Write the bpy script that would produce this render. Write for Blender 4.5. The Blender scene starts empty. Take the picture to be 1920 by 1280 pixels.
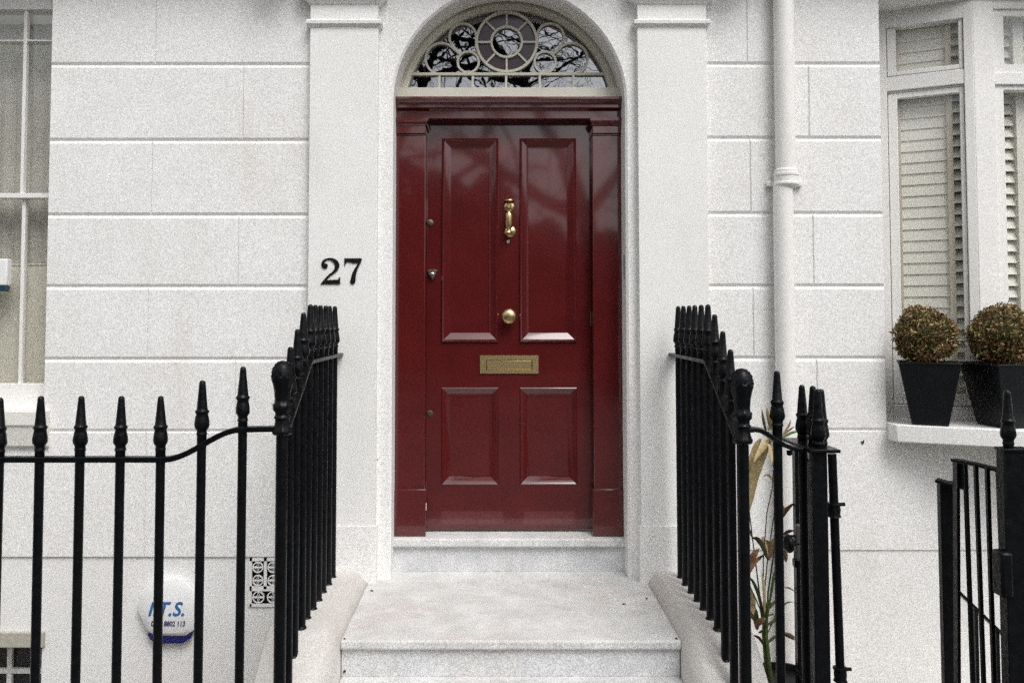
import bpy, bmesh, math, random
from mathutils import Vector, Matrix
random.seed(27)
R = math.radians
PI = math.pi
scene = bpy.context.scene
C = scene.collection

# ------------------------------------------------------------------ camera
EYE = 1.655                       # eye height above the pavement
F = 1600.0                        # focal length in photo pixels (1920 wide)
HX, HY = 925.0, 595.0             # vanishing point of the lines running into the wall
TP = F / 37700.0                  # tan of the camera's small upward pitch
PITCH = math.atan(TP)
CYP = HY - F * TP
cam_d = bpy.data.cameras.new('camera')
cam = bpy.data.objects.new('camera', cam_d)
C.objects.link(cam)
cam.location = (0, 0, EYE)
cam.rotation_euler = (PI / 2 + PITCH, 0, 0)
cam_d.sensor_width = 36
cam_d.lens = F / 1920 * 36
cam_d.shift_x = (960 - HX) / 1920
cam_d.shift_y = -(640 - CYP) / 1920
cam_d.clip_start = 0.05
cam_d.clip_end = 500
scene.camera = cam

# ------------------------------------------------------------------ sky and sun (bright overcast day)
world = bpy.data.worlds.new('World')
scene.world = world
world.use_nodes = True
wn = world.node_tree
wn.nodes.clear()
sky = wn.nodes.new('ShaderNodeTexSky')
sky.sky_type = 'NISHITA'
sky.sun_disc = False
SUN_EL, SUN_AZ = R(52), R(153)     # azimuth clockwise from +Y: behind the camera, to its right
sky.sun_elevation = SUN_EL
sky.sun_rotation = SUN_AZ
sky.dust_density = 3.0
sky.air_density = 1.0
hs = wn.nodes.new('ShaderNodeHueSaturation')
hs.inputs['Saturation'].default_value = 0.15
bg = wn.nodes.new('ShaderNodeBackground')
bg.inputs['Strength'].default_value = 0.13
wo = wn.nodes.new('ShaderNodeOutputWorld')
wn.links.new(sky.outputs[0], hs.inputs['Color'])
wn.links.new(hs.outputs[0], bg.inputs['Color'])
wn.links.new(bg.outputs[0], wo.inputs['Surface'])
sl = bpy.data.lights.new('sun', 'SUN')
sl.energy = 0.9
sl.angle = R(28)
sl.color = (1.0, 0.975, 0.95)
sun = bpy.data.objects.new('sun', sl)
C.objects.link(sun)
sd = Vector((math.sin(SUN_AZ) * math.cos(SUN_EL), math.cos(SUN_AZ) * math.cos(SUN_EL), math.sin(SUN_EL)))
sun.rotation_euler = sd.to_track_quat('Z', 'Y').to_euler()
scene.view_settings.view_transform = 'Standard'
scene.view_settings.look = 'None'
scene.view_settings.gamma = 1.0
scene.view_settings.exposure = 0.70

# ------------------------------------------------------------------ helpers
def at(px, py, Y):
    """the point at depth Y seen at photo pixel (px, py)"""
    u = (px - HX) / F
    v = (CYP - py) / F
    fwd = math.cos(PITCH) - v * math.sin(PITCH)
    up = math.sin(PITCH) + v * math.cos(PITCH)
    t = Y / fwd
    return Vector((u * t, Y, EYE + up * t))
def ax(px, Y, py=600): return at(px, py, Y).x
def az(py, Y): return at(HX, py, Y).z
def zr(z): return EYE + z

class MB:
    def __init__(s): s.v = []; s.f = []; s.m = []; s.cur = 0
    def add(s, vs, fs):
        o = len(s.v)
        s.v += [tuple(p) for p in vs]
        for f in fs:
            s.f.append([i + o for i in f]); s.m.append(s.cur)
        return s
    def box(s, x0, x1, y0, y1, z0, z1):
        if x0 > x1: x0, x1 = x1, x0
        if y0 > y1: y0, y1 = y1, y0
        if z0 > z1: z0, z1 = z1, z0
        vs = [(x0,y0,z0),(x1,y0,z0),(x1,y1,z0),(x0,y1,z0),(x0,y0,z1),(x1,y0,z1),(x1,y1,z1),(x0,y1,z1)]
        return s.add(vs, [(0,3,2,1),(4,5,6,7),(0,1,5,4),(1,2,6,5),(2,3,7,6),(3,0,4,7)])
    def hexa(s, front, back):
        """front, back: 4 points each, front counter-clockwise seen from the front"""
        a, b = list(front), list(back)
        return s.add(a + b, [(0,1,2,3),(7,6,5,4),(0,4,5,1),(1,5,6,2),(2,6,7,3),(3,7,4,0)])
    def prism(s, poly, d):
        """closed polygon of 3-D points swept along vector d"""
        n = len(poly); d = Vector(d)
        a = [Vector(p) for p in poly]; b = [p + d for p in a]
        return s.add(a + b, [tuple(range(n)), tuple(range(2*n-1, n-1, -1))] +
                     [(i, i + n, (i+1) % n + n, (i+1) % n) for i in range(n)])
    def lathe(s, prof, c, n=16, axis=(0,0,1), fn=None):
        """prof: (radius, height) pairs along axis from c"""
        ax_ = Vector(axis).normalized(); q = Vector((0,0,1)).rotation_difference(ax_)
        c = Vector(c); vs = []
        for k, (r, h) in enumerate(prof):
            for i in range(n):
                t = 2*PI*i/n
                rr = fn(r, h, t, k) if fn else r
                vs.append(c + q @ Vector((rr*math.cos(t), rr*math.sin(t), h)))
        fs = []
        for k in range(len(prof)-1):
            for i in range(n):
                j = (i+1) % n
                fs.append((k*n+i, k*n+j, (k+1)*n+j, (k+1)*n+i))
        fs.append(tuple(range(n-1, -1, -1)))
        fs.append(tuple(range((len(prof)-1)*n, len(prof)*n)))
        return s.add(vs, fs)
    def tube(s, pts, rad, n=8, flat=1.0):
        pts = [Vector(p) for p in pts]; m = len(pts)
        if not hasattr(rad, '__len__'): rad = [rad]*m
        vs = []; prev = None
        for k in range(m):
            t = (pts[min(k+1, m-1)] - pts[max(k-1, 0)]).normalized()
            if prev is None:
                a = Vector((0,1,0)) if abs(t.y) < .9 else Vector((1,0,0))
                u = (a - t*a.dot(t)).normalized()
            else:
                u = (prev - t*prev.dot(t)).normalized()
            prev = u; w = t.cross(u)
            for i in range(n):
                th = 2*PI*i/n
                vs.append(pts[k] + (u*math.cos(th)*flat + w*math.sin(th))*rad[k])
        fs = [(k*n+i, k*n+(i+1) % n, (k+1)*n+(i+1) % n, (k+1)*n+i) for k in range(m-1) for i in range(n)]
        fs += [tuple(range(n-1, -1, -1)), tuple(range((m-1)*n, m*n))]
        return s.add(vs, fs)
    def band(s, pts, width, thick, up=(0,0,1)):
        """a flat bar through pts: width across, thick along 'up'"""
        pts = [Vector(p) for p in pts]; up0 = Vector(up); vs = []; m = len(pts)
        for k in range(m):
            t = (pts[min(k+1, m-1)] - pts[max(k-1, 0)]).normalized()
            side = t.cross(up0).normalized(); u = side.cross(t).normalized()
            for a, b in ((-1,-1),(1,-1),(1,1),(-1,1)):
                vs.append(pts[k] + side*a*width/2 + u*b*thick/2)
        fs = [(k*4+i, k*4+(i+1) % 4, (k+1)*4+(i+1) % 4, (k+1)*4+i) for k in range(m-1) for i in range(4)]
        fs += [(3,2,1,0), ((m-1)*4, (m-1)*4+1, (m-1)*4+2, (m-1)*4+3)]
        return s.add(vs, fs)
    def ring(s, cx, cz, r0, r1, y0, y1, a0=0.0, a1=2*PI, n=40):
        """annular bar lying in an XZ plane, between radii r0 < r1"""
        full = abs(a1 - a0 - 2*PI) < 1e-6
        m = n if full else n + 1
        vs = []
        for i in range(m):
            t = a0 + (a1-a0)*i/n
            c_, s_ = math.cos(t), math.sin(t)
            for r, y in ((r0,y0),(r1,y0),(r1,y1),(r0,y1)):
                vs.append((cx + r*c_, y, cz + r*s_))
        fs = []
        for i in range(n):
            j = (i+1) % m
            for k in range(4):
                fs.append((i*4+k, i*4+(k+1) % 4, j*4+(k+1) % 4, j*4+k))
        if not full: fs += [(3,2,1,0), ((m-1)*4, (m-1)*4+1, (m-1)*4+2, (m-1)*4+3)]
        return s.add(vs, fs)
    def build(s, name, mats, parent=None, bevel=0, sharp=35, smooth=True, seg=2):
        me = bpy.data.meshes.new(name)
        me.from_pydata(s.v, [], s.f)
        mats = mats if isinstance(mats, (list, tuple)) else [mats]
        for m_ in mats: me.materials.append(m_)
        me.polygons.foreach_set('material_index', s.m)
        bm = bmesh.new(); bm.from_mesh(me)
        bmesh.ops.recalc_face_normals(bm, faces=bm.faces)
        bm.to_mesh(me); bm.free()
        if smooth:
            me.polygons.foreach_set('use_smooth', [True]*len(me.polygons))
            me.set_sharp_from_angle(angle=R(sharp))
        me.update()
        o = bpy.data.objects.new(name, me)
        C.objects.link(o)
        if parent: o.parent = parent
        if bevel:
            b = o.modifiers.new('bevel', 'BEVEL'); b.width = bevel; b.segments = seg
            b.limit_method = 'ANGLE'; b.angle_limit = R(40)
        return o

def tag(o, label=None, cat=None, group=None, kind=None):
    if label: o['label'] = label
    if cat: o['category'] = cat
    if group: o['group'] = group
    if kind: o['kind'] = kind
    return o
def thing(name, label, cat, group=None, kind=None):
    o = bpy.data.objects.new(name, None); C.objects.link(o)
    o.empty_display_size = .1
    return tag(o, label, cat, group, kind)

# ------------------------------------------------------------------ materials
def newmat(name):
    m = bpy.data.materials.new(name); m.use_nodes = True
    nt = m.node_tree; b = nt.nodes['Principled BSDF']
    return m, nt, b
def coords(nt):
    return nt.nodes.new('ShaderNodeNewGeometry').outputs['Position']
def noise(nt, vec, scale, detail=3, rough=.55, stretch=None):
    n = nt.nodes.new('ShaderNodeTexNoise'); n.inputs['Scale'].default_value = scale
    n.inputs['Detail'].default_value = detail; n.inputs['Roughness'].default_value = rough
    if stretch:
        mp = nt.nodes.new('ShaderNodeMapping'); mp.inputs['Scale'].default_value = stretch
        nt.links.new(vec, mp.inputs['Vector']); vec = mp.outputs[0]
    nt.links.new(vec, n.inputs['Vector'])
    return n.outputs['Fac']
def ramp(nt, fac, stops):
    r = nt.nodes.new('ShaderNodeValToRGB')
    e = r.color_ramp.elements
    while len(e) < len(stops): e.new(.5)
    for k, (p, c) in enumerate(stops):
        e[k].position = p; e[k].color = (c if len(c) == 4 else (*c, 1))
    nt.links.new(fac, r.inputs[0])
    return r.outputs[0]
def mix(nt, fac, a, b, mode='MIX'):
    m = nt.nodes.new('ShaderNodeMix'); m.data_type = 'RGBA'; m.blend_type = mode
    for sock, v in ((m.inputs[0], fac), (m.inputs[6], a), (m.inputs[7], b)):
        if hasattr(v, 'links'): nt.links.new(v, sock)
        elif isinstance(v, (int, float)): sock.default_value = v
        else: sock.default_value = (*v, 1)
    return m.outputs[2]
def bump(nt, b, h, strength, dist):
    n = nt.nodes.new('ShaderNodeBump'); n.inputs['Strength'].default_value = strength
    n.inputs['Distance'].default_value = dist
    nt.links.new(h, n.inputs['Height'])
    prev = b.inputs['Normal'].links
    if prev: nt.links.new(prev[0].from_socket, n.inputs['Normal'])
    nt.links.new(n.outputs[0], b.inputs['Normal'])
def masonry(name, base, dark, stain=(.50,.45,.37), stain_amt=.34, grain=.16, rough=.75, bumpd=.0012, patch=3.0):
    m, nt, b = newmat(name); p = coords(nt)
    c = mix(nt, ramp(nt, noise(nt, p, patch, 4, .6), [(.35, (0,0,0)), (.7, (1,1,1))]), base, dark)
    st = ramp(nt, noise(nt, p, 1.7, 6, .65, (1, 1, .45)), [(.56, (0,0,0)), (.78, (stain_amt,)*3)])
    c = mix(nt, st, c, stain)
    sk = ramp(nt, noise(nt, p, 5.5, 5, .7, (1, 1, .10)), [(.60, (0,0,0)), (.80, (stain_amt*.45,)*3)])
    c = mix(nt, sk, c, tuple(v*.8 for v in stain))
    g = ramp(nt, noise(nt, p, 210, 1, .9), [(.25, (1-2.2*grain,)*3), (.75, (1+2.2*grain,)*3)])
    c = mix(nt, 1.0, c, g, 'MULTIPLY')
    nt.links.new(c, b.inputs['Base Color'])
    b.inputs['Roughness'].default_value = rough
    b.inputs['Specular IOR Level'].default_value = .3
    bump(nt, b, noise(nt, p, 9, 4), .35, bumpd*3)
    bump(nt, b, noise(nt, p, 150, 3, .7), .5, bumpd)
    return m
M = {}
M['stucco'] = masonry('white painted stucco', (.80,.795,.785), (.755,.745,.73))
M['stucco_smooth'] = masonry('smooth cream stucco', (.81,.805,.79), (.77,.765,.745), grain=.15, bumpd=.0008)
M['joinery'] = masonry('white window paint', (.81,.80,.78), (.77,.76,.735), grain=.11, rough=.4, bumpd=.0003)
M['fanlight_wood'] = masonry('cream painted glazing bars', (.64,.62,.54), (.55,.52,.44), grain=.05, rough=.5, bumpd=.0003)
M['sill_stone'] = masonry('painted stone sill', (.78,.77,.74), (.68,.66,.61), stain_amt=.4)
M['step_stone'] = masonry('pale grey stone tread', (.68,.675,.66), (.53,.53,.515), stain=(.55,.43,.40), stain_amt=.65, grain=.20, patch=8)
M['riser_stone'] = masonry('blue grey veined marble', (.66,.665,.67), (.52,.525,.535), stain=(.48,.45,.36), stain_amt=.6, grain=.19, patch=9)
M['kerb_paint'] = masonry('worn cream kerb paint', (.62,.60,.57), (.56,.535,.50), stain=(.48,.42,.36), stain_amt=.5, grain=.15)
M['pavement'] = masonry('damp york stone paving', (.11,.105,.095), (.075,.072,.066), grain=.12)
M['asphalt'] = masonry('asphalt', (.055,.055,.057), (.04,.04,.042), grain=.2)
M['dirty_concrete'] = masonry('area floor concrete', (.50,.49,.46), (.38,.37,.34), grain=.12)
M['shade_slab'] = masonry('weathered shade slab', (.72,.70,.66), (.6,.57,.52))
M['earth'] = masonry('earth ground', (.10,.085,.06), (.06,.06,.035), grain=.2)

def paint_red():
    m, nt, b = newmat('burgundy gloss paint'); p = coords(nt)
    c = mix(nt, ramp(nt, noise(nt, p, 5, 4), [(.35,(0,0,0)),(.7,(1,1,1))]), (.094,.0105,.0112), (.076,.0084,.0090))
    # two patches of paler paint above the sill
    sx = nt.nodes.new('ShaderNodeSeparateXYZ'); nt.links.new(p, sx.inputs[0])
    def win(sock, lo, hi, soft):
        r = nt.nodes.new('ShaderNodeMapRange'); r.interpolation_type = 'SMOOTHSTEP'
        nt.links.new(sock, r.inputs[0]); r.inputs[1].default_value = lo-soft; r.inputs[2].default_value = lo
        q = nt.nodes.new('ShaderNodeMapRange'); q.interpolation_type = 'SMOOTHSTEP'
        nt.links.new(sock, q.inputs[0]); q.inputs[1].default_value = hi; q.inputs[2].default_value = hi+soft
        q.inputs[3].default_value = 1; q.inputs[4].default_value = 0
        mu = nt.nodes.new('ShaderNodeMath'); mu.operation = 'MULTIPLY'
        nt.links.new(r.outputs[0], mu.inputs[0]); nt.links.new(q.outputs[0], mu.inputs[1])
        return mu.outputs[0]
    mm = nt.nodes.new('ShaderNodeMath'); mm.operation = 'MULTIPLY'
    nt.links.new(win(sx.outputs[2], az(980,4.7), az(960,4.7), .012), mm.inputs[0])
    ma = nt.nodes.new('ShaderNodeMath'); ma.operation = 'ADD'
    nt.links.new(win(sx.outputs[0], ax(832,4.7), ax(940,4.7), .02), ma.inputs[0])
    nt.links.new(win(sx.outputs[0], ax(985,4.7), ax(1072,4.7), .02), ma.inputs[1])
    nt.links.new(ma.outputs[0], mm.inputs[1])
    m3 = nt.nodes.new('ShaderNodeMath'); m3.operation = 'MULTIPLY'
    nt.links.new(mm.outputs[0], m3.inputs[0])
    nt.links.new(ramp(nt, noise(nt, p, 60, 4), [(.2,(.15,)*3),(.8,(.75,)*3)]), m3.inputs[1])
    c = mix(nt, m3.outputs[0], c, (.16,.045,.045))
    g = ramp(nt, noise(nt, p, 260, 1, .9), [(.25,(.6,)*3),(.75,(1.4,)*3)])
    c = mix(nt, 1.0, c, g, 'MULTIPLY')
    nt.links.new(c, b.inputs['Base Color'])
    b.inputs['Roughness'].default_value = .14
    b.inputs['IOR'].default_value = 1.45
    b.inputs['Specular IOR Level'].default_value = .35
    b.inputs['Coat Weight'].default_value = 1.0
    b.inputs['Coat IOR'].default_value = 1.50
    b.inputs['Coat Roughness'].default_value = .05
    bump(nt, b, noise(nt, p, 4, 2, .4, (1.6,1,.5)), .35, .0022)
    bump(nt, b, noise(nt, p, 70, 3, .6, (1,1,.15)), .25, .0007)
    return m
M['red'] = paint_red()

def iron():
    m, nt, b = newmat('black railing paint'); p = coords(nt)
    c = mix(nt, ramp(nt, noise(nt, p, 30, 4), [(.4,(0,0,0)),(.7,(1,1,1))]), (.0022,.0027,.0036), (.0045,.0052,.0065))
    nt.links.new(c, b.inputs['Base Color'])
    rr = ramp(nt, noise(nt, p, 40, 3), [(.3,(.22,)*3),(.7,(.42,)*3)])
    nt.links.new(rr, b.inputs['Roughness'])
    b.inputs['Specular IOR Level'].default_value = .20
    bump(nt, b, noise(nt, p, 45, 4, .6), .7, .0032)
    bump(nt, b, noise(nt, p, 160, 3, .6), .4, .0012)
    return m
M['iron'] = iron()
def plain(name, col, rough=.5, metal=0, spec=.5, nz=.12, scale=40):
    m, nt, b = newmat(name); p = coords(nt)
    d = tuple(x*(1-nz) for x in col); u = tuple(x*(1+nz) for x in col)
    nt.links.new(mix(nt, ramp(nt, noise(nt, p, scale, 4), [(.3,(0,0,0)),(.7,(1,1,1))]), d, u), b.inputs['Base Color'])
    b.inputs['Roughness'].default_value = rough; b.inputs['Metallic'].default_value = metal
    b.inputs['Specular IOR Level'].default_value = spec
    return m
M['brass'] = plain('polished brass', (.60,.45,.23), .32, 1, nz=.2, scale=70)
M['brass_dull'] = plain('dull brass', (.13,.11,.07), .5, 1, nz=.25, scale=90)
M['brass_brushed'] = plain('brushed brass', (.74,.56,.28), .34, 1, nz=.22, scale=220)
M['chrome'] = plain('worn chrome', (.62,.60,.56), .22, 1, nz=.25, scale=90)
M['black'] = plain('black enamel digits', (.006,.006,.006), .35, spec=.3)
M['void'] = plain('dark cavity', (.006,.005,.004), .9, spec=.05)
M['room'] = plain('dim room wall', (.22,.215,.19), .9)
M['plastic_white'] = masonry('white plastic cover', (.80,.80,.80), (.77,.77,.77), stain_amt=.05, grain=.05, rough=.35, bumpd=.0002)
M['plastic_blue'] = plain('navy strobe lens', (.006,.008,.11), .15, spec=.6)
M['text_blue'] = plain('blue print', (.022,.13,.36), .4)
M['text_navy'] = plain('navy print', (.02,.03,.12), .4)
M['pot'] = plain('black zinc planter', (.004,.005,.0065), .45, spec=.32, nz=.3, scale=25)
M['soil'] = plain('potting soil', (.02,.014,.009), .95)
M['shutter'] = masonry('cream shutter paint', (.83,.82,.765), (.78,.77,.715), grain=.06, rough=.45, bumpd=.0002)
M['stile'] = masonry('tan shutter stile', (.70,.65,.55), (.64,.59,.50), grain=.06, rough=.5, bumpd=.0002)
M['curtain'] = masonry('pale net curtain', (.56,.55,.50), (.46,.45,.41), grain=.08)
M['blind'] = masonry('cream roller blind', (.66,.64,.56), (.61,.59,.52), grain=.08)
M['lead'] = plain('strip steel', (.35,.36,.40), .35, .8)
M['bark'] = plain('dark wet bark', (.010,.009,.008), .85, spec=.2)
M['evergreen'] = plain('evergreen hedge leaves', (.018,.026,.014), .7, spec=.2, nz=.4, scale=6)
M['nail'] = plain('rust spots', (.02,.014,.010), .8)
for k, c_ in dict(leaf_brown=(.18,.088,.040), leaf_tan=(.44,.35,.17), leaf_olive=(.17,.165,.05), leaf_green=(.060,.095,.026), leaf_red=(.14,.055,.030)).items():
    M[k] = plain(k.replace('_', ' '), c_, .55, spec=.3, nz=.3)
for k, c_ in dict(reed_tan=(.42,.33,.17), reed_brown=(.17,.09,.042), reed_green=(.075,.115,.030), reed_dark=(.06,.055,.025)).items():
    M[k] = plain(k.replace('_', ' '), c_, .6, spec=.3, nz=.3, scale=60)

def glass(name, refl, tint=(.9,.9,.9), gloss=(.95,.97,1.0), rough=.01, wav=0.0, body=None, scale=8):
    m, nt, b = newmat(name); nt.nodes.remove(b)
    out = nt.nodes['Material Output']; p = coords(nt)
    if body: t = nt.nodes.new('ShaderNodeBsdfDiffuse'); t.inputs[0].default_value = (*body, 1)
    else: t = nt.nodes.new('ShaderNodeBsdfTransparent'); t.inputs[0].default_value = (*tint, 1)
    g = nt.nodes.new('ShaderNodeBsdfGlossy'); g.inputs[0].default_value = (*gloss, 1); g.inputs['Roughness'].default_value = rough
    if wav:
        n = nt.nodes.new('ShaderNodeBump'); n.inputs['Strength'].default_value = 1; n.inputs['Distance'].default_value = wav
        nt.links.new(noise(nt, p, scale, 2), n.inputs['Height']); nt.links.new(n.outputs[0], g.inputs['Normal'])
    x = nt.nodes.new('ShaderNodeMixShader'); x.inputs[0].default_value = refl
    nt.links.new(t.outputs[0], x.inputs[1]); nt.links.new(g.outputs[0], x.inputs[2]); nt.links.new(x.outputs[0], out.inputs['Surface'])
    return m
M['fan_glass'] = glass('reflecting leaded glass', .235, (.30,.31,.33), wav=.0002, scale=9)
M['purple_glass'] = glass('plum stained glass', .06, body=(.040,.018,.026), rough=.15)
M['window_glass'] = glass('window glass', .055, (.96,.96,.95), rough=.12, wav=.0015, scale=3)
M['bay_glass'] = glass('bay window glass', .04, (.96,.96,.95), rough=.10, wav=.001, scale=3)
M['dark_glass'] = glass('basement glass', .05, body=(.008,.009,.012))

# ------------------------------------------------------------------ depth planes
YW, YP, YD, YF, YG = 4.46, 4.41, 4.70, 4.618, 4.70     # wall, pilaster, door leaf, door frame, fanlight glass
ZL, ZK, ZT = zr(-1.345), zr(-1.285), zr(-1.166)        # landing, kerb, threshold
XL, XR = -.5293, .6957                                   # door opening
CXD = (XL + XR)/2; RAD = (XR - XL)/2
ZS = az(192, YW)                                         # springing of the arch
ZTOP = zr(2.75)

# ------------------------------------------------------------------ setting: ground, road, area
def slab(name, x0, x1, y0, y1, z, mat, th=.1):
    o = MB().box(x0, x1, y0, y1, z-th, z).build(name, mat)
    return tag(o, kind='structure')
slab('ground', -90, 90, -120, -4.62, -.16, M['earth'])
slab('ground', -90, 90, 7.0, 90, -.16, M['earth'])
slab('road', -60, 60, -12, -3.0, -.12, M['asphalt'], .03)
slab('pavement', -60, 60, -2.95, 3.12, 0, M['pavement'], .3)
slab('pavement', -60, 60, -14.5, -12.0, 0.0, M['pavement'], .3)
slab('area_floor', -12, 12, 3.12, 7.0, -1.9, M['dirty_concrete'])

# ------------------------------------------------------------------ the house
house = thing('townhouse', 'white stucco townhouse front with rusticated courses, arched red doorway and windows', 'house')
X_WL = ax(90, YW, 350)        # left window's right jamb
X_PL0, X_PL1 = -.959, -.604   # left pilaster
X_PR0, X_PR1 = .755, 1.116    # right pilaster
X_WR = ax(1656, YW, 400)      # right wall's end at the bay

def block(mb, x0, x1, z0, z1, yf, yb, cx=.0045, cz=.016, cy=.0085):
    front = [(x0+cx,yf,z0+cz),(x1-cx,yf,z0+cz),(x1-cx,yf,z1-cz),(x0+cx,yf,z1-cz)]
    mid = [(x0,yf+cy,z0),(x1,yf+cy,z0),(x1,yf+cy,z1),(x0,yf+cy,z1)]
    back = [(x0,yb,z0),(x1,yb,z0),(x1,yb,z1),(x0,yb,z1)]
    vs = front+mid+back
    fs = [(0,1,2,3)]
    for a, b in ((0,4),(4,8)):
        for i in range(4):
            j = (i+1) % 4; fs.append((a+i, b+i, b+j, a+j))
    fs.append((11,10,9,8))
    mb.add(vs, fs)
YB = YW + .32
w = MB()
cl = [az(y, YW) for y in (-17-138, -17, 122, 264, 404, 538, 674, 809)]
cl = [ZTOP] + cl
jl = {2: 286, 3: 453, 4: 283, 5: 447, 6: 280, 7: 445}
z_cop = az(1045, YW)
def rows(x0, x1, joints, zs):
    for k in range(len(zs)-1):
        zt, zb = zs[k], zs[k+1]
        xs = [x0] + [ax(j, YW, 400) for j in joints.get(k, [])] + [x1]
        for a, b in zip(xs[:-1], xs[1:]): block(w, a, b, zb, zt, YW, YB)
rows(X_WL, X_PL0+.02, {0:[], 1:[447], 2:[286], 3:[453], 4:[283], 5:[447], 6:[280], 7:[445]}, cl)
# row below the last groove, left: runs on under the window
zA = cl[-1]
block(w, ax(272, YW, 900), X_PL0+.02, z_cop, zA, YW, YB, cx=.004, cz=.006, cy=.007)
z_sillL = az(838, YW)
block(w, X_WL+.0, ax(272, YW, 900), z_cop, zA, YW, YB, cx=.004, cz=.006, cy=.007)
block(w, -7.5, X_WL, z_cop, z_sillL+.02, YW, YB, cx=.004, cz=.006, cy=.007)
# plinth, set back, with the basement window's opening left free
xb = ax(76, YW, 1230); zb_top = az(1184, YW)
w.box(xb, X_PL0+.1, YW+.012, YB, -1.95, z_cop+.01)
w.box(-7.5, xb, YW+.012, YB, zb_top, z_cop+.01)
w.box(-7.5, xb-.62, YW+.0125, YB, -1.95, zb_top)
# wall above and beyond the left window
z_headL = az(-40, YW)
block(w, -7.5, X_WL, z_headL, ZTOP, YW, YB)
block(w, -7.5, X_WL-1.25, z_sillL+.02, z_headL, YW, YB)
w.build('wall', M['stucco'], house, sharp=25); w = MB()
# right side column
clr = [ZTOP] + [az(y, YW) for y in (-17-138, -17, 121, 260, 401, 537, 672, 807)]
rows(X_PR1-.02, X_WR, {0:[], 1:[1520], 2:[1405], 3:[1520], 4:[1408], 5:[1524], 6:[1410], 7:[1527]}, clr)
# lower wall on the right
z_copR = az(1032, YW)
block(w, X_PR1-.02, 7.5, z_copR, clr[-1], YW, YB, cx=.004, cz=.005, cy=.006)
w.box(X_PR1-.1, 2.72, YW+.008, YB, -1.95, z_copR+.01)
w.box(3.42, 7.5, YW+.008, YB, -1.95, z_copR+.01)
w.box(2.72, 3.42, YW+.008, YB, az(1200, YW), z_copR+.01)
# arch wall (between pilasters)
N = 48
arc = [(CXD + (RAD)*math.cos(PI*i/N), ZS + RAD*math.sin(PI*i/N)) for i in range(N+1)]
arcf = [(CXD + (RAD+.012)*math.cos(PI*i/N), ZS + (RAD+.012)*math.sin(PI*i/N)) for i in range(N+1)]
def outer(i):
    t = PI*i/N; x0, x1 = X_PL1-.02, X_PR0+.02
    c_, s_ = math.cos(t), math.sin(t)
    hw = (x1-CXD) if c_ > 0 else (CXD-x0)
    k = min(hw/abs(c_) if abs(c_) > 1e-6 else 1e9, (ZTOP-ZS)/s_ if s_ > 1e-6 else 1e9)
    return (CXD + k*c_, ZS + k*s_)
aw = MB()
for i in range(N):
    o0, o1 = outer(i), outer(i+1)
    aw.add([(arcf[i][0],YW,arcf[i][1]),(o0[0],YW,o0[1]),(o1[0],YW,o1[1]),(arcf[i+1][0],YW,arcf[i+1][1])], [(0,1,2,3)])
    aw.add([(arcf[i][0],YW,arcf[i][1]),(arcf[i+1][0],YW,arcf[i+1][1]),(arc[i+1][0],YW+.012,arc[i+1][1]),(arc[i][0],YW+.012,arc[i][1])], [(0,1,2,3)])
    aw.add([(arc[i][0],YW+.012,arc[i][1]),(arc[i+1][0],YW+.012,arc[i+1][1]),(arc[i+1][0],YG+.08,arc[i+1][1]),(arc[i][0],YG+.08,arc[i][1])], [(0,1,2,3)])
for x0, x1, sgn in ((X_PL1-.02, XL, 1), (XR, X_PR0+.02, -1)):
    xi = XL if sgn == 1 else XR; xo = X_PL1-.02 if sgn == 1 else X_PR0+.02
    xf = xi - .012*sgn
    zz = (ZL-.2, ZS)
    aw.add([(xo,YW,zz[0]),(xf,YW,zz[0]),(xf,YW,zz[1]),(xo,YW,zz[1])], [(0,1,2,3)])
    aw.add([(xf,YW,zz[0]),(xi,YW+.012,zz[0]),(xi,YW+.012,zz[1]),(xf,YW,zz[1])], [(0,1,2,3)])
    aw.add([(xi,YW+.012,zz[0]),(xi,YG+.08,zz[0]),(xi,YG+.08,zz[1]),(xi,YW+.012,zz[1])], [(0,1,2,3)])
    aw.box(xo, xi+(.0 if sgn == 1 else .0), YG+.08, YG+.1, zz[0], ZTOP)
w.build('wall', M['stucco'], house, sharp=25)
o = aw.build('arch_wall', M['stucco_smooth'], house, sharp=30)

for (px, py, Y, w_, h_) in ((1617,829.5,YW,3.4,3.6), (1619,826,YW,1.6,2.4), (707.5,861,YW,1.1,6), (709,574,YW,.7,4)):
    c_ = at(px, py, Y); q_ = w_*Y/F; e_ = h_*Y/F
    MB().lathe([(.0005,0),(1,0),(1,.002),(.0005,.002)], (0,0,0), 9, (0,-1,0), fn=lambda rr, h, t, k, a=q_, b2=e_: rr*a*(1+.25*math.sin(3*t))).build('paint_chip', plain('chipped render', (.06,.05,.04), .9), house).location = (c_.x, YW+.0008, c_.z)
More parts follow.
